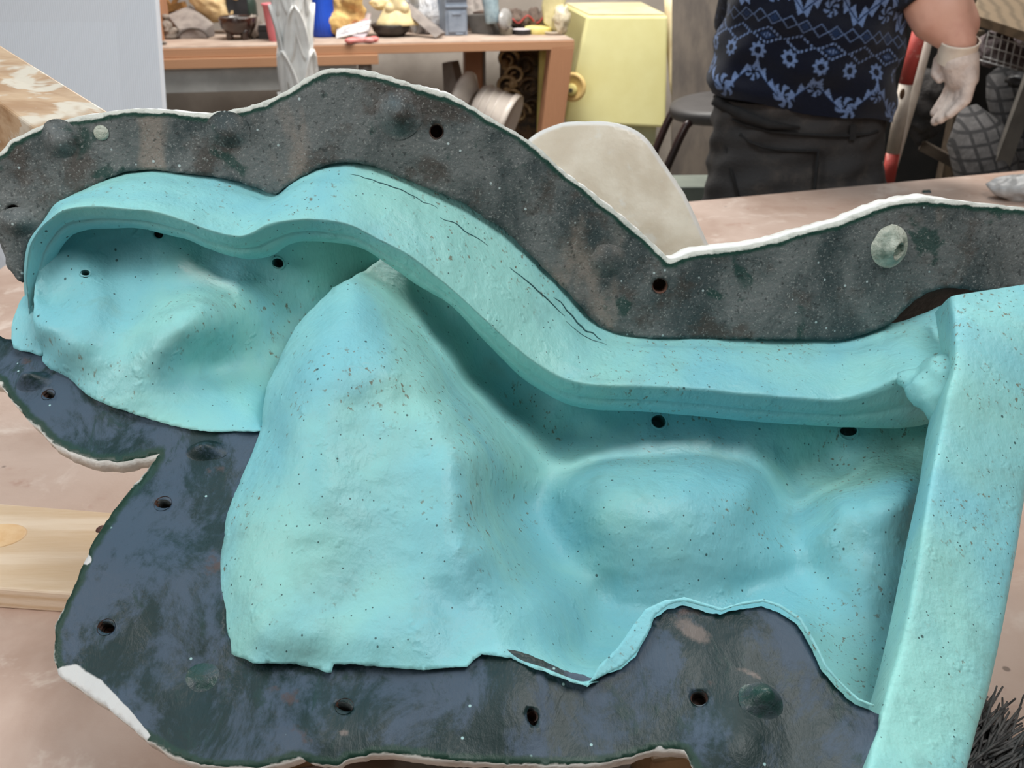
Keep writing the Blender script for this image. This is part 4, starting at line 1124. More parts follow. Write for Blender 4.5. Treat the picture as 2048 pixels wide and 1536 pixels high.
for (u0, u1, z0, z1, o_) in ((.12, .92, .015, .10, .006), (.0, 1.02, .115, .123, .007), (.05, 1.0, .145, .151, .006), (.3, .7, .085, .093, .009), (.45, .8, .004, .012, .008)):
    a0, a1 = b4[1] + fx * u0, b4[1] + fx * u1
    mesh('relief_band', box8([a0 + fn_ * o_ + [0, 0, z0], a1 + fn_ * o_ + [0, 0, z0], a1 + [0, 0, z0], a0 + [0, 0, z0], a0 + fn_ * o_ + [0, 0, z1], a1 + fn_ * o_ + [0, 0, z1], a1 + [0, 0, z1], a0 + [0, 0, z1]]), M_BLUEG, HBk, smooth=False, bevel=.001)

# grey square dish tilted on its edge
Ys = on_desk(985, 70)[1]
d4 = [V(944, 66, Ys + .05), V(988, 71, Ys), V(972, 30, Ys + .02), V(930, 31, Ys + .06)]
SD = thing('tilted_square_tile', tuple(V(965, 70, Ys)), 'dark grey square tile tipped up on its corner beside the blue-grey block', 'tile')
off = np.array([.05, .07, .0])
mesh('slab', hexa([d4[0], d4[1], d4[2], d4[3]], (.03, .035, .004)), simple('dark_grey_tile', (98, 94, 90), (84, 80, 76), 16, 0.7, 0.2), SD, smooth=False, bevel=.002)
mesh('backing', hexa([d4[0] + [.032, .037, .004], d4[1] + [.032, .037, .004], d4[2] + [.032, .037, .012], d4[3] + [.032, .037, .012]], (.035, .04, .004)), simple('brown_tile_back', (112, 92, 82), (92, 76, 68), 16, 0.8, 0.2), SD, smooth=False, bevel=.002)
p = V(940, 22, Ys + .12)
single('grey_cloth_heap', blob(tuple(p + [.03, .08, -.02]), .08, .06, .06, 28, 16, noise=.5, nscale=3), M_SLATE, 'dusty grey cloth heap behind the tilted square tile', 'cloth')
p = rear(1000, .22); x, y = p[0], p[1]
single('pale_blue_plastic_bottle', lathe([(.001, 0), (.030, 0), (.034, .01), (.032, .05), (.036, .10), (.03, .14), (.033, .2), (.001, .22)], 24, (x - .03, y, DZ + .05), axis=(-.12, 0, 1), cap=False, rfun=lambda a, h: 1 + .06 * math.sin(5 * a + h * 60)), simple('pale_blue_plastic', (158, 178, 186), (128, 148, 158), 24, 0.25, 0.3), 'pale blue crumpled plastic bottle above the tilted tile', 'bottle')
single('clear_dome_lid', lathe([(.040, 0), (.042, .004), (.037, .012), (.025, .018), (.001, .021)], 28, (x + .02, y - .0, DZ + .065), axis=(.75, -.55, .25), cap=False, sx=1.0, sy=1.25), simple('cloudy_plastic', (150, 148, 146), (128, 126, 124), 20, 0.2, 0.05), 'cloudy clear plastic lid standing on edge beside the small grey tub', 'lid')

# black tray with debris
YT = rear(1040, .26)[1]
TR = thing('black_tray', tuple(V(1050, 54, YT)), 'black shallow tray full of dusty brown debris at the back of the desk', 'tray')
t0, t1 = rear(1008, .28), rear(1092, .28)
tb = np.array([-.02, .26, 0])
mesh('tray', box8([t0, t1, t1 + tb, t0 + tb] + [q_ + [0, 0, .016] for q_ in (t0, t1, t1 + tb, t0 + tb)]), M_BLACK, TR, smooth=False, bevel=.002)
mesh('tray_lip', beam(t0 + [0, 0, .018], t1 + [0, 0, .018], .008, .004), M_SLATE, TR, smooth=False)
M_DEB = simple('brown_debris', (112, 96, 86), (84, 70, 62), 26, 0.9, 0.7, 0.01)
M_RED = simple('red_wire', (168, 58, 52), (150, 44, 40), 12, 0.5, 0.1)
ORD = ['leftmost', 'second', 'third', 'fourth', 'rightmost']
for i in range(9):
    f = (i % 5) / 4.6 + .06; g = .06 + .075 * (i // 5)
    c = t0 + (t1 - t0) * f + np.array([0, g, 0.02])
    single('debris_lump', blob(tuple(c + [0, 0, .028]), .030 + .008 * random.random(), .03, .028 + .02 * random.random(), 14, 9, noise=.6, nscale=3), M_DEB, ('%s dusty brown lump %s of the black tray' % (ORD[i % 5], 'in the front row' if i < 5 else 'in the back row')), 'debris', 'lumps in the black tray')
rp = [t0 + (t1 - t0) * f + np.array([0, .03, .055 + .016 * math.sin(f * 14)]) for f in np.linspace(.2, .98, 16)]
single('red_wire', tube(rp, .0035, 8), M_RED, 'thin red wire lying over the debris in the tray', 'wire')

# small round tubs
def puck(name, px, py, r, h, side, topm, label):
    p = on_desk(px, py); x, y = p[0], p[1] + r
    o = thing(name, (x, y, DZ), label, 'disc')
    mesh('side', lathe([(r * .97, 0), (r, .003), (r, h - .003), (r * .98, h)], 32, (x, y, DZ)), side, o)
    mesh('top_face', lathe([(r * .97, h), (r * .9, h + .0015), (.001, h + .0015)], 32, (x, y, DZ), cap=False), topm, o)
M_YELL = simple('pale_yellow_foam', (226, 212, 136), (214, 198, 118), 14, 0.8, 0.2)
puck('small_grey_tub', 1012, 71, .029, .030, simple('smoked_plastic', (140, 132, 116), (120, 112, 98), 16, 0.4, 0.1), M_SLATE, 'small smoky grey tub, leftmost of three round discs on the desk')
puck('black_sided_disc', 1044, 71, .042, .022, M_BLACK, simple('pale_lid', (196, 188, 190), (184, 176, 178), 12, 0.8, 0.1), 'flat disc with black side and pale top, middle of the three discs')
puck('yellow_disc', 1078, 70, .062, .028, M_YELL, M_YELL, 'pale yellow foam disc, rightmost of the three discs')
# cream silicone half mould and dish at the corner
p = rear(1108, .22); x, y = p[0], p[1]
single('shallow_clear_dish', lathe([(.001, 0), (.042, 0), (.052, .012), (.050, .014), (.04, .004), (.001, .004)], 28, (x, y, DZ), cap=False), simple('cloudy_dish', (206, 194, 176), (190, 178, 160), 14, 0.3, 0.1), 'shallow cloudy dish under the cream profile mould', 'dish')
prof = [(0, 0), (.030, .004), (.046, .03), (.034, .055), (.050, .075), (.040, .1), (.052, .13), (.035, .17), (.0, .18), (-.045, .16), (-.055, .1), (-.045, .03)]
def slab2d(prof, c, ex, th):
    c = np.array(c); ex = np.array(ex) / np.linalg.norm(ex); ey = np.array([-ex[1], ex[0], 0])
    n = len(prof)
    vs = [c + ex * u + np.array([0, 0, v]) - ey * th / 2 for u, v in prof] + [c + ex * u + np.array([0, 0, v]) + ey * th / 2 for u, v in prof]
    return vs, [list(range(n)), [n + k for k in range(n)][::-1]] + [[(k + 1) % n, k, n + k, n + (k + 1) % n] for k in range(n)]
single('cream_profile_mould', slab2d(prof, (x, y + .015, DZ + .014), (1, .15, 0), .028), simple('cream_silicone', (206, 196, 150), (188, 178, 132), 16, 0.6, 0.3), 'cream rubber half mould with a wavy profile, standing at the desk corner', 'half mould', bevel=.004, smooth=False)
p = rear(1122, .20) - np.array([0.02, .1, 0])
single('translucent_bag', join(blob((p[0] + .02, p[1] + .10, DZ + .06), .035, .045, .062, 24, 16, noise=.4, nscale=3)), simple('cream_film', (214, 204, 178), (200, 188, 160), 14, 0.35, 0.4, 0.02), 'crumpled cream plastic bag on the right corner of the desk', 'bag')

# ---------------------------------------------------------------- under the desk
M_WPL = simple('milky_plastic', (206, 196, 186), (190, 180, 172), 8, 0.35, 0.05)
YB = 4.35
cA, cB = V(945, 190, YB), V(1000, 262, YB - .08)
ax = np.array([.8, -.25, -.30]); ax /= np.linalg.norm(ax)
c = V(930, 205, YB)
BK = thing('milky_plastic_pot', tuple(V(965, 300, YB)), 'milky plastic pot tipped on its side under the desk', 'pot')
mesh('pot_body', lathe([(.001, .08), (.105, .08), (.11, .1), (.115, .22), (.125, .225), (.125, .25), (.118, .25), (.105, .11), (.001, .1)], 36, tuple(c - ax * .02), tuple(ax), cap=False), M_WPL, BK)
mesh('pot_flange', lathe([(.075, .0), (.13, .0), (.135, .012), (.13, .03), (.075, .07), (.06, .07), (.06, .0)], 36, tuple(c - ax * .035), tuple(ax), cap=False), M_WPL, BK)
for k in range(3):
    mesh('pot_rib', lathe([(.112, .10 + .035 * k), (.1165, .105 + .035 * k), (.116, .112 + .035 * k), (.11, .115 + .035 * k)], 36, tuple(c - ax * .02), tuple(ax), cap=False), M_WPL, BK)
Yg = 4.45
single('leaning_grey_board', hexa([V(893, 300, Yg - .1), V(945, 300, Yg - .15), V(903, 124, Yg + .05), V(884, 126, Yg + .1)], (.03, .06, 0)), simple('grey_board', (140, 132, 126), (124, 116, 110), 8, 0.8, 0.1), 'narrow grey board leaning under the desk behind the milky pot', 'board', smooth=False, bevel=.003)
# gilded ornate frame
Yf = 4.55
FR = thing('gilded_panel', tuple(V(1030, 300, Yf)), 'dark gilded panel with scrolled relief standing under the desk', 'carved panel')
M_GILD = simple('dark_gilding', (96, 72, 46), (44, 34, 26), 22, 0.45, 0.6, 0.01, metal=0.3)
M_GILDL = simple('worn_gilding', (176, 150, 112), (122, 94, 60), 30, 0.4, 0.4, 0.006, metal=0.3)
mesh('panel', hexa([V(998, 320, Yf), V(1086, 320, Yf), V(1092, 92, Yf + .05), V(1000, 92, Yf + .05)], (.0, .03, 0)), M_GILD, FR, smooth=False)
def spiral(c, r, turns, dirn, rad):
    return tube([(c[0] + dirn * r * (1 - t_ * .75) * math.cos(t_ * turns * 6.28), c[1] - .012, c[2] + r * (1 - t_ * .75) * math.sin(t_ * turns * 6.28)) for t_ in np.linspace(0, 1, 26)], np.linspace(rad, rad * .6, 26), 8)
for i, (u, v_, r, d_) in enumerate(((1015, 118, .05, 1), (1030, 150, .045, -1), (1012, 172, .05, 1), (1026, 198, .05, -1), (1040, 225, .05, 1), (1010, 222, .04, -1), (1050, 130, .045, 1), (1060, 175, .05, -1), (1062, 215, .045, 1))):
    mesh('scroll', spiral(V(u, v_, Yf + .005), r, 1.3, d_, .010), M_GILDL if u < 1045 else M_GILD, FR)
for i, (u, v_) in enumerate(((1010, 130), (1026, 165), (1030, 205), (1036, 232), (1012, 186))):
    mesh('leaf_boss', blob(tuple(V(u, v_, Yf - .005)), .018, .014, .028, noise=.3, nscale=4), M_GILDL, FR)
# yellow plastic shape inside the post
Yy = 4.42
single('yellow_half_mould', hexa([V(1070, 300, Yy), V(1098, 300, Yy), V(1108, 94, Yy + .02), V(1077, 96, Yy + .02)], (.02, .12, 0)), simple('dull_yellow_plastic', (196, 182, 104), (172, 158, 88), 8, 0.6, 0.1), 'dull yellow plastic slab behind the front desk post', 'slab', smooth=False, bevel=.02)

# ---------------------------------------------------------------- yellow box right of the desk
Yq = 4.46
M_YBOX = simple('pale_yellow_plastic', (230, 225, 166), (222, 215, 152), 3, 0.6, 0.05)
YBX = thing('yellow_tapered_box', tuple(V(1235, 320, Yq) * [1, 1, 0]), 'big pale yellow tapered box with dusty top, right of the desk', 'box')
f4 = [V(1129, 246, Yq), V(1331, 256, Yq), V(1337, 31, Yq), V(1175, 31, Yq)]
k4 = [f4[0] + [.02, .42, 0], f4[1] + [.02, .42, 0], V(1284, 5, Yq + .30), V(1126, 7, Yq + .30)]
mesh('body', box8([f4[0], f4[1], k4[1], k4[0], f4[3], f4[2], k4[2], k4[3]]), M_YBOX, YBX, smooth=False, bevel=.012)
tpl = [f4[3], f4[2], k4[2], k4[3]]; cen = np.mean(tpl, 0)
tpl = [cen + (q_ - cen) * .95 + [0, 0, .002] for q_ in tpl]
mesh('dust_layer', box8(tpl + [q_ + [0, 0, .002] for q_ in tpl]), simple('yellow_dust', (206, 196, 156), (190, 178, 142), 9, 0.9, 0.1), YBX, smooth=False)
z1 = f4[0][2]
mesh('pedestal', box8([np.array([f4[0][0] + .05, Yq + .05, 0]), np.array([f4[1][0] - .035, Yq + .05, 0]), np.array([f4[1][0] - .035, Yq + .35, 0]), np.array([f4[0][0] + .05, Yq + .35, 0]),
                       np.array([f4[0][0] + .05, Yq + .05, z1 + .01]), np.array([f4[1][0] - .035, Yq + .05, z1 - .002]), np.array([f4[1][0] - .035, Yq + .35, z1 - .002]), np.array([f4[0][0] + .05, Yq + .35, z1 + .01])]), simple('grey_green_pedestal', (176, 178, 142), (160, 160, 126), 6, 0.7, 0.05), YBX, smooth=False)
# round cream knob disc on its left flank
c = V(1146, 174, Yq - .05)
DK = thing('round_wheel_cast', tuple(c - [0, 0, .08]), 'cream round wheel-like cast between the desk post and the yellow box', 'wheel')
an = np.array([-.40, -1.0, .05]); an /= np.linalg.norm(an)
M_KNOB = simple('peach_cream', (230, 200, 134), (218, 184, 116), 12, 0.6, 0.1)
mesh('rim_disc', lathe([(.001, 0), (.060, 0), (.064, .006), (.060, .014), (.05, .016), (.045, .011), (.001, .011)], 36, tuple(c), tuple(an), cap=False, sx=1.0), M_KNOB, DK)
mesh('hub', lathe([(.001, .014), (.026, .014), (.026, .024), (.020, .03), (.001, .03)], 28, tuple(c - [.0, 0, .01]), tuple(an), cap=False), M_YELL, DK)
mesh('eyelet', lathe([(.010, .03), (.008, .034), (.005, .034), (.004, .031), (.001, .031)], 18, tuple(c - [.0, 0, .012]), tuple(an), cap=False), simple('dark_eye', (90, 86, 66), (70, 66, 52), 20, 0.5, 0.05), DK)

# cream draped tube right of the box
Yw = 4.46
pts = [V(1338, -40, Yw + .1), V(1345, 40, Yw + .08), V(1352, 100, Yw + .05), V(1359, 160, Yw + .02), V(1366, 198, Yw)]
CT = thing('cream_tube_limb', tuple(pts[-1]), 'cream tapering plaster limb hanging beside the yellow box', 'plaster limb')
mesh('limb', tube(pts, [.026, .034, .042, .048, .05], 20), simple('cream_limb', (216, 204, 168), (196, 178, 142), 9, 0.6, 0.1), CT)
mesh('end_knob', blob(tuple(V(1362, 219, Yw - .02)), .024, .022, .026, noise=.15, nscale=2), simple('yellow_wax', (222, 214, 160), (206, 196, 140), 9, 0.5, 0.1), CT)

# brown leaning sheet behind the person
Yk_ = 3.75
single('brown_metal_sheet', hexa([V(1343, 420, Yk_ - .25), V(1640, 420, Yk_ - .25), V(1640, -40, Yk_), V(1346, -40, Yk_)], (0, .02, 0)), simple('streaked_brown_sheet', (104, 94, 84), (80, 72, 66), 5, 0.55, 0.1, stretch=(3, 3, .5)), 'streaked brown-grey sheet leaning behind the person', 'sheet', smooth=False)
single('green_grey_crate', box(V(1384, 385, 2.66)[0] - .01, 2.66, 0, .15, .14, V(1395, 372, 2.6)[2], .05), simple('grey_green_board', (112, 118, 108), (98, 104, 96), 6, 0.8, 0.1), 'grey-green crate on the floor between stool and work table', 'crate', smooth=False, bevel=.004)

# stool
Yt = 2.95
ST_ = thing('black_stool', tuple(V(1420, 330, Yt) * [1, 1, 0]), 'dark stool with bent dark red tube leg beside the person', 'stool')
sc_ = V(1425, 222, Yt)
mesh('seat', lathe([(.001, -.03), (.14, -.03), (.165, -.02), (.17, 0), (.165, .012), (.14, .016), (.001, .016)], 40, tuple(sc_ + [.055, .1, 0]), (-.10, -.04, 1), cap=False), simple('dark_grey_seat', (62, 60, 60), (52, 50, 50), 10, 0.5, 0.1), ST_)
M_TUBE = simple('dark_red_tube', (52, 32, 30), (34, 24, 24), 10, 0.3, 0.05)
for k, (ox, oy) in enumerate(((0, 0), (.26, 0), (0, .26), (.26, .26))):
    lp = [V(1384, 240, Yt) + [ox, oy, 0], V(1372, 252, Yt) + [ox, oy, 0], V(1358, 280, Yt) + [ox * 1.1, oy, 0], V(1344, 312, Yt) + [ox * 1.2, oy, 0], V(1334, 335, Yt) + [ox * 1.25, oy, 0]]
    e_ = lp[-1] + (lp[-1] - lp[-2]) * (lp[-1][2] / (lp[-2][2] - lp[-1][2])); lp.append(np.array([e_[0] * .35 + lp[-1][0] * .65, e_[1], 0.0]))
    mesh('leg', tube(lp, .013, 12), M_TUBE, ST_)

# ---------------------------------------------------------------- white corrugated sheet at the left
YSH = 2.35
M_SHEET = NT('white_corrugated_plastic')
_w = M_SHEET.wave(55, 0.2, M_SHEET.mapping((1, 0, 0)), 'X', 0)
M_SHEET.color(M_SHEET.mix(M_SHEET.ramp(_w, 0.2, 0.8), s2l((232, 234, 240)), s2l((238, 240, 245))))
M_SHEET.rough(0.5); M_SHEET.bump(_w, 0.25, 0.003)
g = [V(-420, 560, YSH), V(342, 470, YSH - .12), V(306, -60, YSH + .05), V(-420, -60, YSH + .12)]
gb = []
for t_, b_ in ((g[3], g[0]), (g[2], g[1])):
    gb.append(b_ + (b_ - t_) * (b_[2] / (t_[2] - b_[2])))
SHT = thing('corrugated_sheet', tuple((gb[0] + gb[1]) / 2), 'large white corrugated plastic sheet standing at the left', 'plastic sheet')
mesh('panel', hexa([gb[0], gb[1], g[2], g[3]], (0.006, .012, 0)), M_SHEET.m, SHT, smooth=False)
p = V(8, 22, YSH + .02)
_n = np.cross(gb[1] - gb[0], g[2] - gb[0]); _n /= np.linalg.norm(_n)
if _n @ (CAM - gb[0]) < 0: _n = -_n
def on_sheet(px, py, o_=0.001):
    r_ = ray(px, py)
    return CAM + r_ * (((gb[0] - CAM) @ _n) / (r_ @ _n)) + _n * o_
tp = [on_sheet(*q_) for q_ in ((-30, 48), (10, 46), (14, 20), (24, 4), (-30, -10))]
mesh('clear_tape', (tp + [q_ - _n * .0006 for q_ in tp], [list(range(5)), [5 + k for k in range(5)][::-1]]), simple('glossy_tape', (214, 218, 214), (228, 230, 226), 12, 0.15, 0.4), SHT, smooth=False)

# ---------------------------------------------------------------- translucent fin standing behind the flange
YF = 0.99
FIN = [(1040, 300), (1059, 277), (1086, 260), (1124, 246), (1155, 243), (1213, 243), (1250, 251), (1275, 263), (1297, 281), (1332, 333), (1370, 389), (1400, 452), (1418, 492), (1440, 560), (1460, 640), (1000, 640), (990, 400)]
def fin_pt(px, py):
    Yc_ = YF + 0.05 * ((px - 1230) / 200.0) ** 2 * 0.4 + (640 - py) * 0.00022
    q_ = V(px, py, Yc_)
    return q_ + np.array([0, -1, 0]) * 0.004 * mnoise.noise(Vector((px * .012, py * .012, 2)))
_t = NT('translucent_glass_fibre')
_c = _t.mix(_t.ramp(_t.noise(16, 5, 0.6, None, 0.4), 0.35, 0.65), s2l((244, 239, 226)), s2l((228, 219, 202)))
_c = _t.mix(_t.ramp(_t.noise(34, 4, 0.6), 0.60, 0.70), _c, s2l((236, 234, 226)))
_e = _t.attr('edge').outputs['Fac']
_c = _t.mix(_t.ramp(_e, 0.003, 0.006, 1, 0), _c, s2l((244, 243, 240)))
_t.color(_c); _t.rough(0.35); _t.b.inputs['Transmission Weight'].default_value = 0.0
_t.b.inputs['Subsurface Weight'].default_value = 0.0
_t.b.inputs['Subsurface Radius'].default_value = (0.01, 0.009, 0.007); _t.b.inputs['Subsurface Scale'].default_value = 1.0
_t.bump(_t.noise(30, 4, 0.6), 0.3, 0.006)
_tr = _t.n.new('ShaderNodeBsdfTranslucent'); _t.link(_c, _tr.inputs['Color'])
_mx = _t.n.new('ShaderNodeMixShader'); _mx.inputs[0].default_value = 0.35
_t.link(_t.b.outputs[0], _mx.inputs[1]); _t.link(_tr.outputs[0], _mx.inputs[2])
_t.link(_mx.outputs[0], _t.n['Material Output'].inputs['Surface'])
M_FIN = _t.m
W, F, P2 = plate(smooth_line(FIN, 2), fin_pt, 11, jitter=1.0)
zmin = W[:, 2].min()
FINO = thing('glass_fibre_fin', tuple(V(1220, 640, YF) * [1, 1, 0] + [0, 0, TABLE_Z]), 'cream translucent glass fibre fin with white cut edge, standing behind the jacket', 'fin')
mesh('fin_sheet', (W, F), M_FIN, FINO, solid=0.005, attrs={'edge': seg_dist(P2, FIN[:15]) * 0.0006})
mesh('fin_foot', box(V(1220, 640, YF)[0], YF + .045, TABLE_Z, .22, .09, max(0.02, zmin - TABLE_Z + 0.02)), M_FIN, FINO, smooth=False, bevel=.01, attrs={'edge': [.05] * 8})
# grey fibre lump on the table at the right edge
LP = [(1972, 404), (1980, 392), (1990, 383), (2014, 372), (2048, 371), (2090, 378), (2110, 410)]
p = VZ(2040, 402, TABLE_Z)
single('grey_fibre_lump', join(blob((p[0], p[1] + .02, TABLE_Z + .022), .058, .045, .028, 24, 14, noise=.3, nscale=2.5), blob((p[0] + .05, p[1] + .02, TABLE_Z + .028), .05, .045, .032, 24, 14, noise=.3, nscale=2.5)), simple('grey_fibre', (178, 176, 174), (146, 146, 146), 18, 0.4, 0.4), 'grey translucent fibre lump on the table, behind the jacket at the right', 'fibre piece', remesh=.004, smooth_it=1)
p = VZ(1853, 385, TABLE_Z)
single('dark_green_chip', box8([p + [-.010, -.004, .0], p + [.008, -.006, .0], p + [.009, .006, .0], p + [-.008, .006, .0], p + [-.009, -.003, .004], p + [.007, -.005, .004], p + [.008, .005, .005], p + [-.007, .005, .004]]), M_DARK, 'tiny dark green chip on the far side of the table', 'chip', smooth=False)

# pine batten lying on the table at the left
bz = TABLE_Z + .022
c4 = [VZ(-60, 1172, bz), VZ(420, 1205, bz), VZ(420, 1040, bz), VZ(-60, 1002, bz)]
dn = np.array([0, 0, -.022])
PB = thing('pine_batten', tuple(np.mean(c4, 0) + dn), 'pale pine batten with knot lying under the jacket at the left', 'batten')
mesh('timber', box8([c4[0] + dn, c4[1] + dn, c4[2] + dn, c4[3] + dn] + c4), M_PINE, PB, smooth=False, bevel=.002)
kp = VZ(202, 1058, bz)
mesh('knot', lathe([(.001, .0006), (.0045, .0006), (.0062, .0002), (.0065, -.001)], 20, tuple(kp), cap=False, sx=.7), simple('dark_knot', (92, 48, 36), (70, 36, 28), 40, 0.5, 0.1), PB)
kp = VZ(-4, 1072, bz)
mesh('heart_grain', lathe([(.001, .0005), (.018, .0005), (.0195, .0002), (.020, -.001)], 28, tuple(kp), cap=False, sx=1.3, sy=1.0), simple('heart_wood', (216, 176, 128), (224, 190, 146), 60, 0.5, 0.05), PB)

# stiff brush at the lower right, mostly hidden by the strip
bp = VZ(1960, 1530, TABLE_Z)
BR = thing('stiff_brush', tuple(bp), 'worn dark grey bristle brush on the table at the lower right corner', 'brush')
hd = np.array([-.7, -.7, 0.0]); hd /= np.linalg.norm(hd)
mesh('handle', beam(bp + hd * .02 + [0, 0, .016], bp + hd * .16 + [0, 0, .016], .022, .012), M_BLACK, BR, smooth=False, bevel=.004)
bs = []
for k in range(190):
    o_ = np.array([random.uniform(-.024, .024), random.uniform(-.024, .024), random.uniform(.004, .022)])
    a_ = -hd * random.uniform(.03, .055) + np.array([random.uniform(-.016, .016), random.uniform(-.016, .016), random.uniform(-.004, .006)])
    s_ = bp + hd * .012 + o_ * [1, 1, 1]
    e_ = s_ + a_
    e_[2] = max(e_[2], TABLE_Z + .001)
    bs.append(tube([s_, (s_ + e_) / 2 + [0, 0, .002], e_], [.0011, .0010, .0007], 5))
tag(mesh('bristles', join(*bs), simple('dusty_bristle', (92, 90, 88), (44, 44, 44), 90, 0.7, 0.1), BR), None, None, kind='stuff')

# ---------------------------------------------------------------- the person
YP = 2.30
PX = V(1600, 250, YP)[0]
PERS = thing('person', (PX, YP, 0), 'person in navy patterned fleece and black trousers, seen from behind, one gloved hand hanging', 'person')

def interp_rows(rows, py):
    ys = [r[0] for r in rows]
    return np.interp(py, ys, [r[1] for r in rows]), np.interp(py, ys, [r[2] for r in rows])
SH_ROWS = [(-150, 1470, 1790), (-60, 1466, 1800), (0, 1459, 1806), (40, 1449, 1808), (93, 1438, 1804), (150, 1425, 1790), (190, 1421, 1782), (251, 1424, 1778), (290, 1428, 1772)]
def row_z(py): return V(1600, py, YP)[2]
def pat(U, Hh):
    """woven pattern: U, Hh in pattern units; returns lightness 0..1 and a mid-blue mask"""
    L = np.zeros_like(U); Mid = np.zeros_like(U)
    tri = lambda x: np.abs((x % 1.0) * 2 - 1)
    fr = lambda x: x % 1.0
    # bottom zigzag with little triangles
    for (base, amp, per, lo, hi, up) in ((10, 52, 125, -8, 82, 1), (178, 58, 115, 168, 330, -1), (182, 58, 115, 170, 330, 1), (300, -60, 115, 240, 330, -1)):
        line = base + amp * tri(U / per)
        d = (Hh - line) * up
        t = fr(U / 19.0)
        hgt = 17 * (1 - np.abs(2 * t - 1))
        m = (d > 0) & (d < hgt) & (Hh > lo) & (Hh < hi)
        L[m] = 1
        Mid[(np.abs(d) < 2.2) & (Hh > lo) & (Hh < hi)] = 1
    # florets
    for (cx, cy, per, R) in ((62, 22, 125, 22), (0, 50, 125, 15), (57, 250, 115, 24), (0, 196, 115, 16), (0, 300, 115, 24)):
        u = (U - cx + per / 2) % per - per / 2; h = Hh - cy
        r = np.hypot(u, h); a = np.arctan2(h, u)
        L[(r < R) & (r > 4) & (np.cos(6 * a + r * .25) > -0.05)] = 0.85
    # small stars
    u = (U + 31) % 62 - 31; h = Hh - 92
    r = np.hypot(u, h); a = np.arctan2(h, u)
    L[(r > 6.5) & (r < 14 + 2.5 * np.cos(8 * a))] = 0.9
    # medium dotted diamonds
    u = (U + 15) % 64 - 32; h = Hh - 122
    k = np.abs(u) / 32 + np.abs(h) / 17
    L[(k > .74) & (k < 1.02) & (fr(U / 7.5) > .42)] = .9
    Mid[(k < .52) & (((U + 15) // 64) % 2 == 0)] = 1
    L[(k < .30) & (((U + 15) // 64) % 2 == 0) & (fr(U / 5) > .5)] = .8
    # chain of small diamonds
    u = U % 31 - 15.5; h = Hh - 155
    k = np.abs(u) / 15.5 + np.abs(h) / 12.5
    L[(k > .82) & (k < 1.05)] = .62
    Mid[(k < .62) & ((U // 31) % 2 == 0)] = 1
    return L, Mid

nth, nz = 620, 420
zt = 1.46
th = np.linspace(0, 2 * np.pi, nth, endpoint=False)
vs = np.zeros((nz, nth, 3)); Ucoord = np.zeros((nz, nth)); Hc_ = np.zeros((nz, nth))
for i in range(nz):
    f = i / (nz - 1)
    cs, sn = np.cos(th), np.sin(th)
    hem = 1.012 - 0.030 * cs + 0.012 * np.maximum(0, cs) * 0 + 0.004 * np.sin(th * 5)
    z = hem + (zt - hem) * f
    zc = z.mean()
    A_ = CAMZ - zc
    py = 768 + FPX * math.tan(math.atan2(A_, YP) - PITCH)
    l, r = interp_rows(SH_ROWS, py)
    xl, xr = V(l, py, YP)[0], V(r, py, YP)[0]
    a = (xr - xl) / 2; cx = (xr + xl) / 2
    bdep = a * (0.60 + 0.05 * f)
    if f > .86:
        k = (f - .86) / .14; a = a * (1 - .62 * k ** 2); bdep = bdep * (1 - .5 * k ** 2)
    fold = 0.007 * np.sin(th * 3 + zc * 22) + 0.005 * np.sin(th * 7 - zc * 40 + 1) + 0.010 * np.exp(-((f - .07) / .05) ** 2) + 0.006 * np.sin(zc * 70 + 2.5 * cs)
    e = 0.85
    X = cx + np.sign(cs) * np.abs(cs) ** e * (a + fold * .6)
    Yv = YP + np.sign(sn) * np.abs(sn) ** e * (bdep + fold)
    if i == 0: fold0 = 0
    vs[i, :, 0] = X; vs[i, :, 1] = Yv; vs[i, :, 2] = z
    ds = np.hypot(np.diff(np.r_[X, X[:1]]), np.diff(np.r_[Yv, Yv[:1]]))
    arc = np.r_[0, np.cumsum(ds)[:-1]]
    mid = arc[int(nth * .75)]
    Ucoord[i] = (arc - mid) * 900; Hc_[i] = (z - hem) * 880
Ucoord += 10 * np.sin(Hc_ / 60.0) ; Hc_ += 5 * np.sin(Ucoord / 90.0)
L, Mid = pat(Ucoord.copy(), Hc_.copy())
gr = rng.normal(0, 1, L.shape)
navy = np.array(s2l((11, 16, 32))); midc = np.array(s2l((34, 58, 98))); lite = np.array(s2l((118, 142, 186)))
colr = navy[None, None] * (1 + .25 * np.clip(gr, -1, 1))[..., None]
colr = colr + (midc - colr) * (Mid * (.55 + .2 * np.clip(gr, -1, 1)))[..., None]
colr = colr + (lite - colr) * np.clip(L * (.78 + .16 * gr), 0, 1)[..., None]
rgba = np.concatenate([np.clip(colr, 0, 1), np.ones(L.shape + (1,))], -1)
_t = NT('patterned_fleece')
_t.color(_t.attr('weave').outputs['Color']); _t.rough(0.95); _t.b.inputs['Specular IOR Level'].default_value = 0.15
_t.b.inputs['Sheen Weight'].default_value = 0.15
_t.bump(_t.noise(420, 3, 0.7), 0.6, 0.004)
M_FLEECE = _t.m
fc = grid_faces(nz, nth, True)
top_c = vs[-1].mean(0)
mesh('fleece_pullover', (np.r_[vs.reshape(-1, 3), [top_c + [0, 0, .01]]], fc + [[(nz - 1) * nth + k, (nz - 1) * nth + (k + 1) % nth, nz * nth] for k in range(nth)]), M_FLEECE, PERS,
     attrs={'weave': np.r_[rgba.reshape(-1, 4), [[*navy, 1]]]}, solid=0)

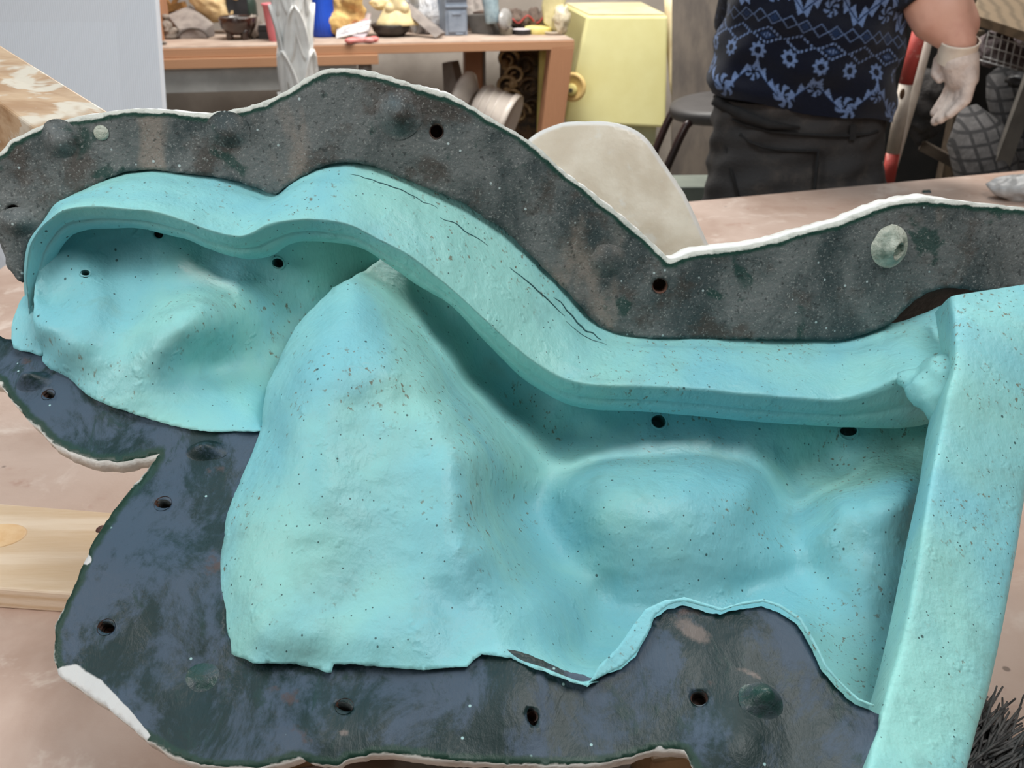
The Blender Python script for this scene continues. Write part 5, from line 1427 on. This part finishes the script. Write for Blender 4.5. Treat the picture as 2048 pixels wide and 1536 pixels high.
# trousers
TR_ROWS = [(200, 1434, 1768), (248, 1424, 1764), (288, 1424, 1757), (320, 1420, 1760), (374, 1413, 1767), (410, 1408, 1770), (470, 1404, 1770)]
M_TROU = simple('black_worn_denim', (48, 46, 46), (84, 76, 70), 9, 0.9, 0.5, 0.004, lo=0.48, hi=0.75, bscale=160)
def trou_ring(py, extra=0.0):
    l, r = interp_rows(TR_ROWS, py)
    xl, xr = V(l, py, YP)[0], V(r, py, YP)[0]
    return (xr + xl) / 2, (xr - xl) / 2 + extra, row_z(py)
rows = []
n = 72
for py in list(np.linspace(195, 470, 34)):
    cx, a, z = trou_ring(py)
    fb_ = 0.60 + 0.14 * np.clip((py - 230) / 160, 0, 1)
    ring = []
    for k in range(n):
        t_ = 2 * math.pi * k / n
        c_, s_ = math.cos(t_), math.sin(t_)
        cleft = -0.020 * math.exp(-((c_ - .12) / .10) ** 2) * np.clip((py - 250) / 90, 0, 1) if s_ < 0 else 0
        wr = 0.004 * math.sin(t_ * 9 + py * .06) + .003 * math.sin(py * .14 + t_ * 4)
        ring.append((cx + math.copysign(abs(c_) ** .85, c_) * (a + wr), YP + math.copysign(abs(s_) ** .85, s_) * (a * fb_ + wr + cleft), z))
    rows.append(ring)
R = np.array(rows)
hips = (R.reshape(-1, 3), grid_faces(len(rows), n, True) + [[k for k in range(n)]])
zb = R[-1][0][2]; cxb = R[-1][:, 0].mean(); ab = (R[-1][:, 0].max() - R[-1][:, 0].min()) / 2
legs = []
for s_ in (-1, 1):
    xh = cxb + s_ * ab * .52
    legs.append(tube([(xh, YP, zb + .05), (xh, YP, zb - .10), (xh + s_ * .01, YP - .01, .50), (xh + s_ * .012, YP + .01, .28), (xh + s_ * .015, YP + .02, .06)], [ab * .56, ab * .52, .078, .068, .066], 28))
mesh('trousers', join(hips, *legs), M_TROU, PERS)
def on_trou(px, py, off=.003):
    cx, a, z = trou_ring(py)
    fb_ = 0.60 + 0.14 * np.clip((py - 230) / 160, 0, 1)
    X = V(px, py, YP - a * fb_ * .8)[0]
    u = np.clip((X - cx) / a, -.98, .98)
    t_ = math.acos(abs(u) ** (1 / .85))
    s_ = math.sin(t_) ** .85
    p_ = V(px, py, YP - s_ * a * fb_ - off)
    return p_
M_SEAM = simple('dark_seam', (20, 19, 20), (28, 26, 26), 60, 0.9, 0.2)
mesh('waistband_seam', tube([on_trou(x_, y_) for x_, y_ in ((1465, 238), (1495, 252), (1540, 263), (1600, 269), (1660, 272), (1700, 272), (1740, 268), (1756, 262))], .0035, 8), M_SEAM, PERS)
mesh('back_pocket', tube([on_trou(x_, y_) for x_, y_ in ((1480, 268), (1500, 284), (1525, 294), (1560, 300), (1600, 302), (1636, 301), (1634, 330), (1630, 372), (1626, 410))], .004, 8), M_SEAM, PERS)
mesh('side_seam', tube([on_trou(x_, y_) for x_, y_ in ((1452, 245), (1453, 290), (1462, 340), (1478, 400))], .004, 8), M_SEAM, PERS)
mesh('belt_loop', beam(on_trou(1706, 250, .006), on_trou(1705, 280, .006), .014, .006, (0, -1, 0)), M_SEAM, PERS, smooth=False)
mesh('shirt_tail', tube([on_trou(x_, y_, .010) for x_, y_ in ((1428, 200), (1450, 212), (1490, 232), (1540, 250), (1600, 256))], [.012, .014, .013, .010, .004], 10), M_SEAM, PERS)

# body: head, neck, arms (one continuous surface)
YA = YP - .06
elb, wri = V(1868, -30, YA), V(1919, 86, YA - .06)
sho = np.array([PX + .185, YP, 1.40])
M_SKIN = simple('skin', (226, 174, 152), (212, 156, 136), 14, 0.5, 0.1)
oth = np.array([PX - .15, YP, 1.40]); oel = np.array([PX - .13, YP + .19, 1.18]); owr = np.array([PX - .02, YP + .36, 1.12])
hc = np.array([PX, YP + .02, 1.66])
parts = [capsule(sho, elb, .055, .052), capsule(elb, elb + (wri - elb) * .45, .055, .054), capsule(elb + (wri - elb) * .35, wri, .055, .036), capsule(V(1852, -20, YA), V(1872, 32, YA - .02), .062, .056), capsule(V(1872, 32, YA - .02), V(1912, 76, YA - .05), .056, .038), capsule(V(1900, -10, YA), V(1922, 50, YA - .03), .040, .040),
         capsule(oth, oel, .052, .042), capsule(oel, owr, .042, .03), capsule((PX, YP, 1.38), (PX, YP + .01, 1.56), .058, .055), capsule(oth, sho, .06, .06),
         blob(tuple(hc), .078, .098, .115), blob(tuple(hc + [0, .085, -.05]), .05, .03, .05), blob(tuple(hc + [0, .105, -.015]), .013, .018, .02),
         blob(tuple(hc + [.08, .0, -.01]), .012, .022, .032), blob(tuple(hc + [-.08, .0, -.01]), .012, .022, .032)]
# second hand, in front of the body
for k in range(4):
    b0 = owr + np.array([.02 * k - .03, .07, -.005]); parts.append(capsule(owr + [.012 * k - .018, .01, 0], b0, .016, .011)); parts.append(capsule(b0, b0 + [.004, .05, -.02], .010, .008))
parts.append(capsule(owr + [.03, .01, 0], owr + [.06, .05, -.01], .012, .009))
mesh('body', join(*parts), M_SKIN, PERS, remesh=.007, smooth_it=6)
hair = [blob(tuple(hc + [0, -.015, .02]), .088, .105, .112, noise=.1, nscale=3)]
mesh('hair', join(*hair), simple('brown_hair', (70, 52, 40), (48, 36, 28), 60, 0.6, 0.6, 0.01), PERS, smooth_it=1)
for s_ in (-1, 1):
    mesh('shoe', join(blob((cxb + s_ * (ab * .52 + .015), YP + .07, .045), .048, .13, .045), blob((cxb + s_ * (ab * .52 + .015), YP - .0, .06), .045, .06, .06)), M_BLACK, PERS, remesh=.01, smooth_it=2)
# sleeves
M_SLV = simple('dark_sleeve', (24, 27, 38), (52, 60, 80), 60, 0.95, 0.6, 0.004, lo=0.5, hi=0.7)
sl_end = elb + (sho - elb) * .02
mesh('rolled_sleeve', join(capsule(sho + [-.02, 0, 0], sho + (elb - sho) * .8, .075, .072), tube([sho + (elb - sho) * .78, sho + (elb - sho) * .84, V(1832, -8, YA), V(1838, 2, YA - .005)], [.070, .077, .076, .066], 24)), M_SLV, PERS, remesh=.008, smooth_it=2)
mesh('far_sleeve', capsule(oth + [.02, 0, 0], oel, .07, .058), M_SLV, PERS)

# gloved hand: palm, four fingers curling away to the lower left, thumb on the body side
Yh0 = wri[1]
def H(px, py, dy=0.0): return V(px, py, Yh0 + dy)
k_ = mpp(wri)
gl = [capsule(H(1920, 122), H(1921, 126, 0), 37 * k_, 36 * k_), capsule(H(1920, 122), H(1924, 150, .0), 36 * k_, 33 * k_), capsule(H(1908, 112, .03), H(1912, 155, .03), 26 * k_, 24 * k_), capsule(H(1932, 120, -.01), H(1936, 158, -.01), 25 * k_, 21 * k_)]
fing = [  # knuckle, middle joint, tip, dy, radius
    ((1940, 160), (1931, 199), (1899, 229), -.030, 11.5),
    ((1930, 166), (1917, 208), (1881, 239), -.012, 12),
    ((1919, 166), (1903, 205), (1870, 243), .008, 12),
    ((1908, 162), (1892, 194), (1868, 226), .030, 11)]
for a_, b_, c_, dy, r in fing:
    A_, B_, C_ = H(*a_, dy), H(*b_, dy), H(*c_, dy + .004)
    gl += [capsule(H(a_[0] - 6, a_[1] - 30, dy * .7), A_, r * 1.5 * k_, r * 1.25 * k_), capsule(A_, B_, r * 1.2 * k_, r * 1.05 * k_), capsule(B_, C_, r * 1.05 * k_, r * .8 * k_)]
gl += [capsule(H(1897, 104, .02), H(1880, 122, .035), 16 * k_, 14 * k_), capsule(H(1880, 122, .035), H(1871, 148, .03), 13.5 * k_, 10 * k_), capsule(H(1871, 148, .03), H(1879, 160, .02), 10 * k_, 8 * k_)]
mesh('latex_glove', join(*gl), simple('white_latex', (234, 216, 204), (208, 190, 180), 26, 0.45, 0.4, 0.006), PERS, remesh=.0035, smooth_it=4)
cd = (elb - wri) / np.linalg.norm(elb - wri)
mesh('glove_cuff', lathe([(36.5 * k_, -.040), (37.0 * k_, -.015), (37.5 * k_, 0), (38.6 * k_, .004), (37.8 * k_, .0075), (35.5 * k_, .006)], 32, tuple(wri), tuple(np.array([-0.10, -.30, 1.0])), cap=False), simple('cuff_rim', (238, 224, 206), (228, 212, 196), 20, 0.4, 0.1), PERS)

# ---------------------------------------------------------------- poles and clutter at the right
M_POLEW = simple('chalky_white_paint', (206, 196, 184), (166, 152, 136), 16, 0.7, 0.3, lo=0.45, hi=0.7, stretch=(1, 1, .4))
M_POLER = simple('red_paint', (188, 74, 66), (214, 150, 138), 22, 0.6, 0.2, lo=0.58, hi=0.7)
YO = 2.62
def pole_pt(px, py): return V(px, py, YO)
segs = [((1856, -40), (1842, 50), M_POLER, 'red_band'), ((1842, 50), (1812, 168), M_POLER, 'red_band'), ((1812, 168), (1786, 306), M_POLEW, 'white_band'), ((1786, 306), (1774, 372), M_POLER, 'red_band')]
bot = pole_pt(1774, 372); up_ = pole_pt(1786, 306); bot2 = bot + (bot - up_) * (bot[2] / (up_[2] - bot[2]))
PO = thing('painted_pole', tuple(bot2), 'red and white painted wooden pole leaning behind the person', 'pole')
for a_, b_, m_, n_ in segs:
    mesh(n_, tube([pole_pt(*a_), pole_pt(*b_)], .018, 16), m_, PO)
mesh('white_band', tube([bot, bot2], .018, 16), M_POLEW, PO)
mesh('knot', blob(tuple(pole_pt(1800, 186) + [0, -.016, 0]), .007, .004, .014), simple('brown_knot', (120, 92, 66), (96, 72, 52), 30, 0.7, 0.1), PO)
w0, w1 = V(1884, -40, 2.75), V(1826, 190, 2.72)
w2 = V(1764, 400, 2.70); w2 = w2 + (w2 - w1) * (w2[2] / (w1[2] - w2[2]))
single('white_stake', tube([w0, w1, w2], .016, 14), M_POLEW, 'white stake just behind the red and white pole', 'stake')

YW = 3.0
M_DKW = wood('dark_shelf_wood', (104, 88, 70), (74, 62, 50), 8, 'X', 3, 0.8, (1, 4, 4))
M_OLDW = wood('old_plank_wood', (130, 112, 90), (104, 90, 72), 8, 'X', 3, 0.8, (1, 4, 4))
RK = thing('storage_rack', tuple(V(2020, 300, YW) * [1, 1, 0]), 'rough timber storage rack with planks on top, at the right edge', 'rack')
mesh('top_plank', beam(V(1960, -14, YW), V(2180, 58, YW - .12), .30, .028, (0, -.5, 1)), M_OLDW, RK, smooth=False, bevel=.002)
mesh('side_board', beam(V(1930, 4, YW + .02), V(2180, 82, YW - .10), .03, .055), M_DKW, RK, smooth=False, bevel=.002)
mesh('lower_rail', beam(V(1945, 42, YW + .06), V(2180, 108, YW - .06), .03, .020), M_DKW, RK, smooth=False)
for px_, Y_ in ((2160, YW - .08), (1950, YW + .5), (2240, YW + .45)):
    p = V(px_, 60, Y_)
    mesh('post', box(p[0], p[1], 0, .05, .05, p[2]), M_DKW, RK, smooth=False)
mesh('diagonal_brace', beam(V(2075, 130, YW - .25), V(1986, 372, YW - .25), .045, .02, (0, 1, 0)), simple('grey_brace', (96, 92, 86), (78, 74, 70), 10, 0.7, 0.1), RK, smooth=False)
mesh('cross_rail', beam(V(1842, 290, YW + .1), V(1960, 352, YW + .02), .03, .03), simple('grey_rail_wood', (104, 92, 80), (86, 76, 66), 10, 0.8, 0.2), RK, smooth=False)
single('back_tarp', hexa([V(1770, 470, YW + .55), V(2300, 470, YW + .55), V(2300, -60, YW + .55), V(1770, -60, YW + .55)], (0, .02, 0)), simple('black_tarp', (20, 19, 19), (32, 30, 28), 6, 0.9, 0.2), 'black tarpaulin hanging behind the storage rack', 'tarp', smooth=False)
# wire basket
M_WIRE = simple('white_coated_wire', (206, 206, 206), (186, 186, 186), 20, 0.4, 0.05)
WBK = thing('wire_basket', tuple(V(2010, 140, YW - .05)), 'white wire basket full of dusty rags on the storage rack', 'basket')
for k in range(12):
    x0 = 1966 + k * 13.5
    a_ = V(x0 + 12, 62 + k * 4.2, YW - .06); b_ = V(x0, 122 + k * 3.6, YW - .02)
    mesh('wire', tube([a_, b_, b_ + np.array([.0, .16, .0])], .0022, 6), M_WIRE, WBK)
for f_ in (0.12, .5, .86, 1.0):
    a_ = V(1978 - 12 * f_, 62 + 60 * f_, YW - .06 + .04 * f_ - .003); b_ = V(1978 + 150 - 12 * f_, 110 + 54 * f_, YW - .06 + .04 * f_ - .003)
    mesh('wire', tube([a_, b_], .0024, 6), M_WIRE, WBK)
single('dusty_rags', join(blob(tuple(V(1990, 96, YW + .06)), .05, .06, .05, 22, 14, noise=.5, nscale=3), blob(tuple(V(2045, 112, YW + .06)), .06, .06, .05, 22, 14, noise=.5, nscale=3), blob(tuple(V(2090, 128, YW + .06)), .06, .06, .05, 22, 14, noise=.5, nscale=3)), simple('mauve_grey_rag', (128, 118, 120), (92, 78, 80), 22, 0.95, 0.6, 0.01), 'mauve-grey dusty rags inside the wire basket', 'rags', remesh=.008)
# checked bags
def check_mat(name, a_, b_, sc):
    t = NT(name)
    mm = t.mapping((1, 1, 1), (0, 0, 0))
    sepv = t.n.new('ShaderNodeSeparateXYZ'); t.link(mm, sepv.inputs[0])
    l1 = t.math('LESS_THAN', t.math('FRACT', t.math('MULTIPLY', t.math('ADD', sepv.outputs[0], t.math('MULTIPLY', sepv.outputs[2], .35)), sc)), .22)
    l2 = t.math('LESS_THAN', t.math('FRACT', t.math('MULTIPLY', t.math('SUBTRACT', sepv.outputs[2], t.math('MULTIPLY', sepv.outputs[0], .3)), sc)), .22)
    f = t.math('MAXIMUM', l1, l2)
    c = t.mix(t.ramp(t.noise(24, 4), .35, .65), s2l(a_), tuple(x * .6 for x in s2l(a_)))
    t.color(t.mix(t.math('MULTIPLY', f, .85), c, s2l(b_))); t.rough(.9)
    t.bump(t.noise(30, 4), .4, .01)
    return t.m
M_CHK = check_mat('grey_checked_cloth', (94, 92, 92), (34, 34, 36), 26)
def bag(pts, rad, label, mat):
    return single('checked_cloth_roll', tube(pts, rad, 22), mat, label, 'cloth roll', 'rolled checked cloths under the rack', smooth_it=1)
bag([V(1935, 210, YW - .10), V(1950, 270, YW - .14), V(1972, 330, YW - .18), V(1985, 400, YW - .2), V(1990, 520, YW - .22)], [.02, .085, .09, .085, .08], 'grey checked cloth roll hanging straight below the gloved hand', M_CHK)
bag([V(1985, 140, YW - .05), V(2010, 170, YW - .08), V(2035, 220, YW - .10), V(2060, 300, YW - .12), V(2075, 420, YW - .12)], [.02, .06, .075, .075, .07], 'grey checked cloth roll right below the wire basket', M_CHK)
single('black_glove_lump', blob(tuple(V(2046, 160, YW - .2)), .045, .04, .022, 20, 12, noise=.4, nscale=3), M_BLACK, 'black rag lump lying on the right-hand cloth roll', 'rag')
single('dark_sack', join(blob(tuple(V(1846, 210, YW + .06)), .075, .07, .11, 26, 18, noise=.35, nscale=3), blob(tuple(V(1870, 180, YW + .02)), .05, .05, .06, 22, 14, noise=.4, nscale=3)), simple('dark_sackcloth', (58, 54, 52), (36, 34, 34), 20, 0.95, 0.6, 0.01), 'dark sack behind the poles, left of the gloved hand', 'sack', remesh=.009)
